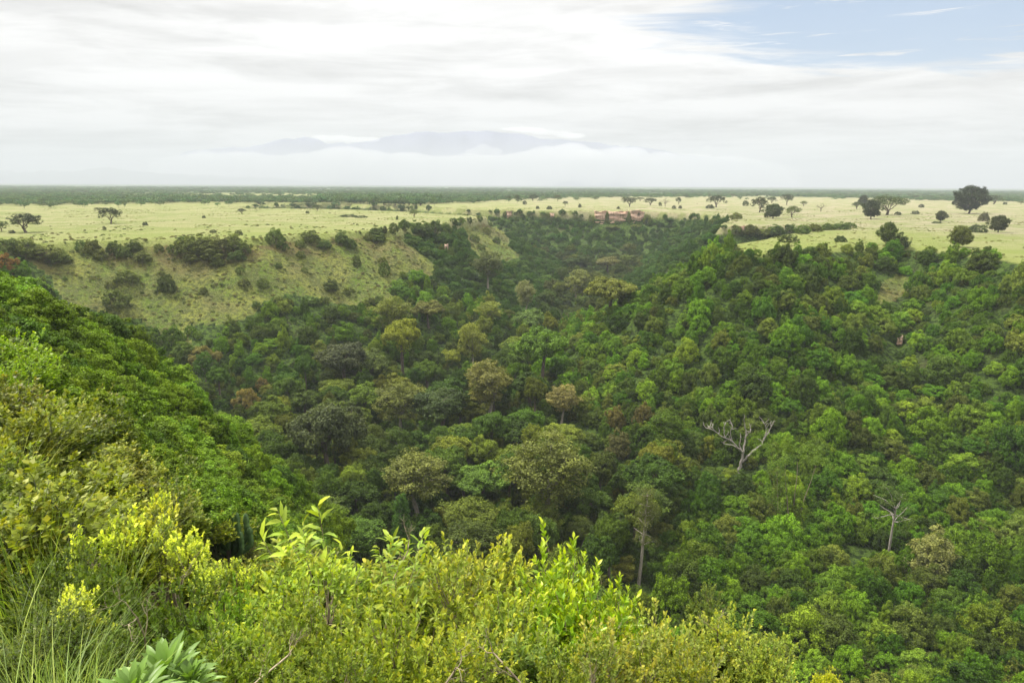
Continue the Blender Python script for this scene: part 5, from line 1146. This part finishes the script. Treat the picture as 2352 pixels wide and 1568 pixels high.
# ================================================================== world, sun, haze, camera
SUN_EL, SUN_AZ = math.radians(58), math.radians(-70)   # azimuth from +Y towards +X
w = bpy.data.worlds.new('World'); S.world = w; w.use_nodes = True; nt = w.node_tree; nt.nodes.clear(); N = NT(nt)
sky = N.n('ShaderNodeTexSky'); sky.sky_type = 'NISHITA'; sky.sun_disc = False; sky.sun_elevation = SUN_EL; sky.sun_rotation = SUN_AZ; sky.air_density = 1.0; sky.dust_density = .6
tc = N.n('ShaderNodeTexCoord').outputs['Generated']
sp = N.n('ShaderNodeSeparateXYZ'); N.set(sp.inputs[0], tc); dx, dy, dz = sp.outputs
zz = N.math('MAXIMUM', dz, 0.0); zp = N.math('ADD', zz, .07)
P2 = N.comb(N.math('DIVIDE', dx, zp), N.math('DIVIDE', dy, zp), 0.0)
az_n = N.math('ARCTAN2', dx, dy)
w1 = N.noise(N.vec('MULTIPLY', P2, (.55, .9, 1)), 1.0, 8, .58, .3); w2 = N.noise(N.vec('MULTIPLY', P2, (.35, 1.0, 1)), 2.6, 8, .62, .5)
ae = N.comb(N.math('MULTIPLY', az_n, 3.0), N.math('MULTIPLY', dz, 22.0), 2.0); w3 = N.noise(ae, 1.6, 8, .6, .4)
# cloud brightness in sky units (after strength)
el = dz
br = N.math('ADD', N.ramp(el, 0.0, .35, 0, 0), .9)
shade = N.math('ADD', N.math('MULTIPLY', N.ramp(w1, .40, .66), .2), N.math('MULTIPLY', N.ramp(w3, .42, .68), .18))
leftg = N.math('MULTIPLY', N.ramp(az_n, -.30, -.62), N.ramp(N.math('ADD', el, N.math('MULTIPLY', w2, .16)), .22, .34))
shade = N.math('ADD', shade, N.math('MULTIPLY', leftg, N.math('MULTIPLY_ADD', w1, .5, .08)))
glow = N.math('MULTIPLY', N.ramp(az_n, .55, .05), N.ramp(el, .06, .2))
val = N.math('ADD', N.math('SUBTRACT', .695, N.math('MULTIPLY', shade, .74)), N.math('MULTIPLY', glow, .10))
zen = N.ramp(dz, .30, .9, 1.0, 3.7)
val = N.math('MULTIPLY', val, zen)
cloud = N.vec('MULTIPLY', N.comb(val, val, val), (1.0, .99, .985))
# blue opening high on the right
hu = N.math('SUBTRACT', az_n, .57); hv = N.math('SUBTRACT', dz, .212)
hd = N.math('SQRT', N.math('ADD', N.math('POWER', N.math('DIVIDE', hu, .36), 2.0), N.math('POWER', N.math('DIVIDE', hv, .075), 2.0)))
hole = N.ramp(N.math('ADD', hd, N.math('MULTIPLY_ADD', w2, 1.6, -.8)), 1.15, .72)
streak = N.ramp(N.noise(N.vec('MULTIPLY', ae, (1.0, 2.2, 1)), 2.4, 6, .6, .6), .56, .68)
hole = N.math('MULTIPLY', hole, N.math('SUBTRACT', 1.0, N.math('MULTIPLY', streak, .8)))
skc = N.vec('MULTIPLY', sky.outputs[0], (1.0, 1.0, 1.0))
SK = .1
bluec = N.vec('ADD', N.vec('MULTIPLY', skc, (.04, .04, .04)), (.17, .235, .335))
col = N.mix(N.math('MULTIPLY', hole, .95), cloud, bluec)
bg = N.n('ShaderNodeBackground'); N.set(bg.inputs[0], N.vec('MULTIPLY', col, (1/SK, 1/SK, 1/SK))); bg.inputs[1].default_value = SK
o = N.n('ShaderNodeOutputWorld'); nt.links.new(bg.outputs[0], o.inputs['Surface'])
sl = bpy.data.lights.new('sun', 'SUN'); sl.energy = 4.9; sl.angle = math.radians(7); sl.color = (1, .95, .85)
so = bpy.data.objects.new('sun', sl); COL.objects.link(so)
from mathutils import Vector
sd_ = Vector((math.sin(SUN_AZ)*math.cos(SUN_EL), math.cos(SUN_AZ)*math.cos(SUN_EL), math.sin(SUN_EL)))
so.rotation_euler = sd_.to_track_quat('Z', 'Y').to_euler()
# haze
m, nt = new_mat('air'); N = NT(nt); pv = N.n('ShaderNodeVolumePrincipled'); pv.inputs['Color'].default_value = (.545, .575, .625, 1); pv.inputs['Density'].default_value = .00012
pv.inputs['Anisotropy'].default_value = .0
o = N.n('ShaderNodeOutputMaterial'); nt.links.new(pv.outputs[0], o.inputs['Volume'])
s0 = 23900; z0, z1 = -135, 700
V = [(x_*s0, y_*s0, z_) for z_ in (z0, z1) for x_, y_ in ((-1, -1), (1, -1), (1, 1), (-1, 1))]
hz = mesh_np('haze', V, [(0, 3, 2, 1), (4, 5, 6, 7), (0, 1, 5, 4), (1, 2, 6, 5), (2, 3, 7, 6), (3, 0, 4, 7)])
tag(link('haze', hz, mat=m), kind='stuff')

cam = bpy.data.cameras.new('camera'); co = bpy.data.objects.new('camera', cam); COL.objects.link(co); S.camera = co
cam.sensor_width = 36; cam.lens = F/2352*36; cam.clip_start = .05; cam.clip_end = 60000
from mathutils import Matrix
co.matrix_world = Matrix.Rotation(PI/2+PITCH, 4, 'X') @ Matrix.Rotation(ROLL, 4, 'Z')
S.view_settings.view_transform = 'Standard'; S.view_settings.look = 'None'; S.view_settings.exposure = .6; S.view_settings.gamma = 1
cy = S.cycles; cy.max_bounces = 5; cy.diffuse_bounces = 3; cy.glossy_bounces = 1; cy.transmission_bounces = 2; cy.volume_bounces = 1; cy.transparent_max_bounces = 4
cy.use_denoising = True; cy.denoising_prefilter = 'ACCURATE'; cy.caustics_reflective = False; cy.caustics_refractive = False
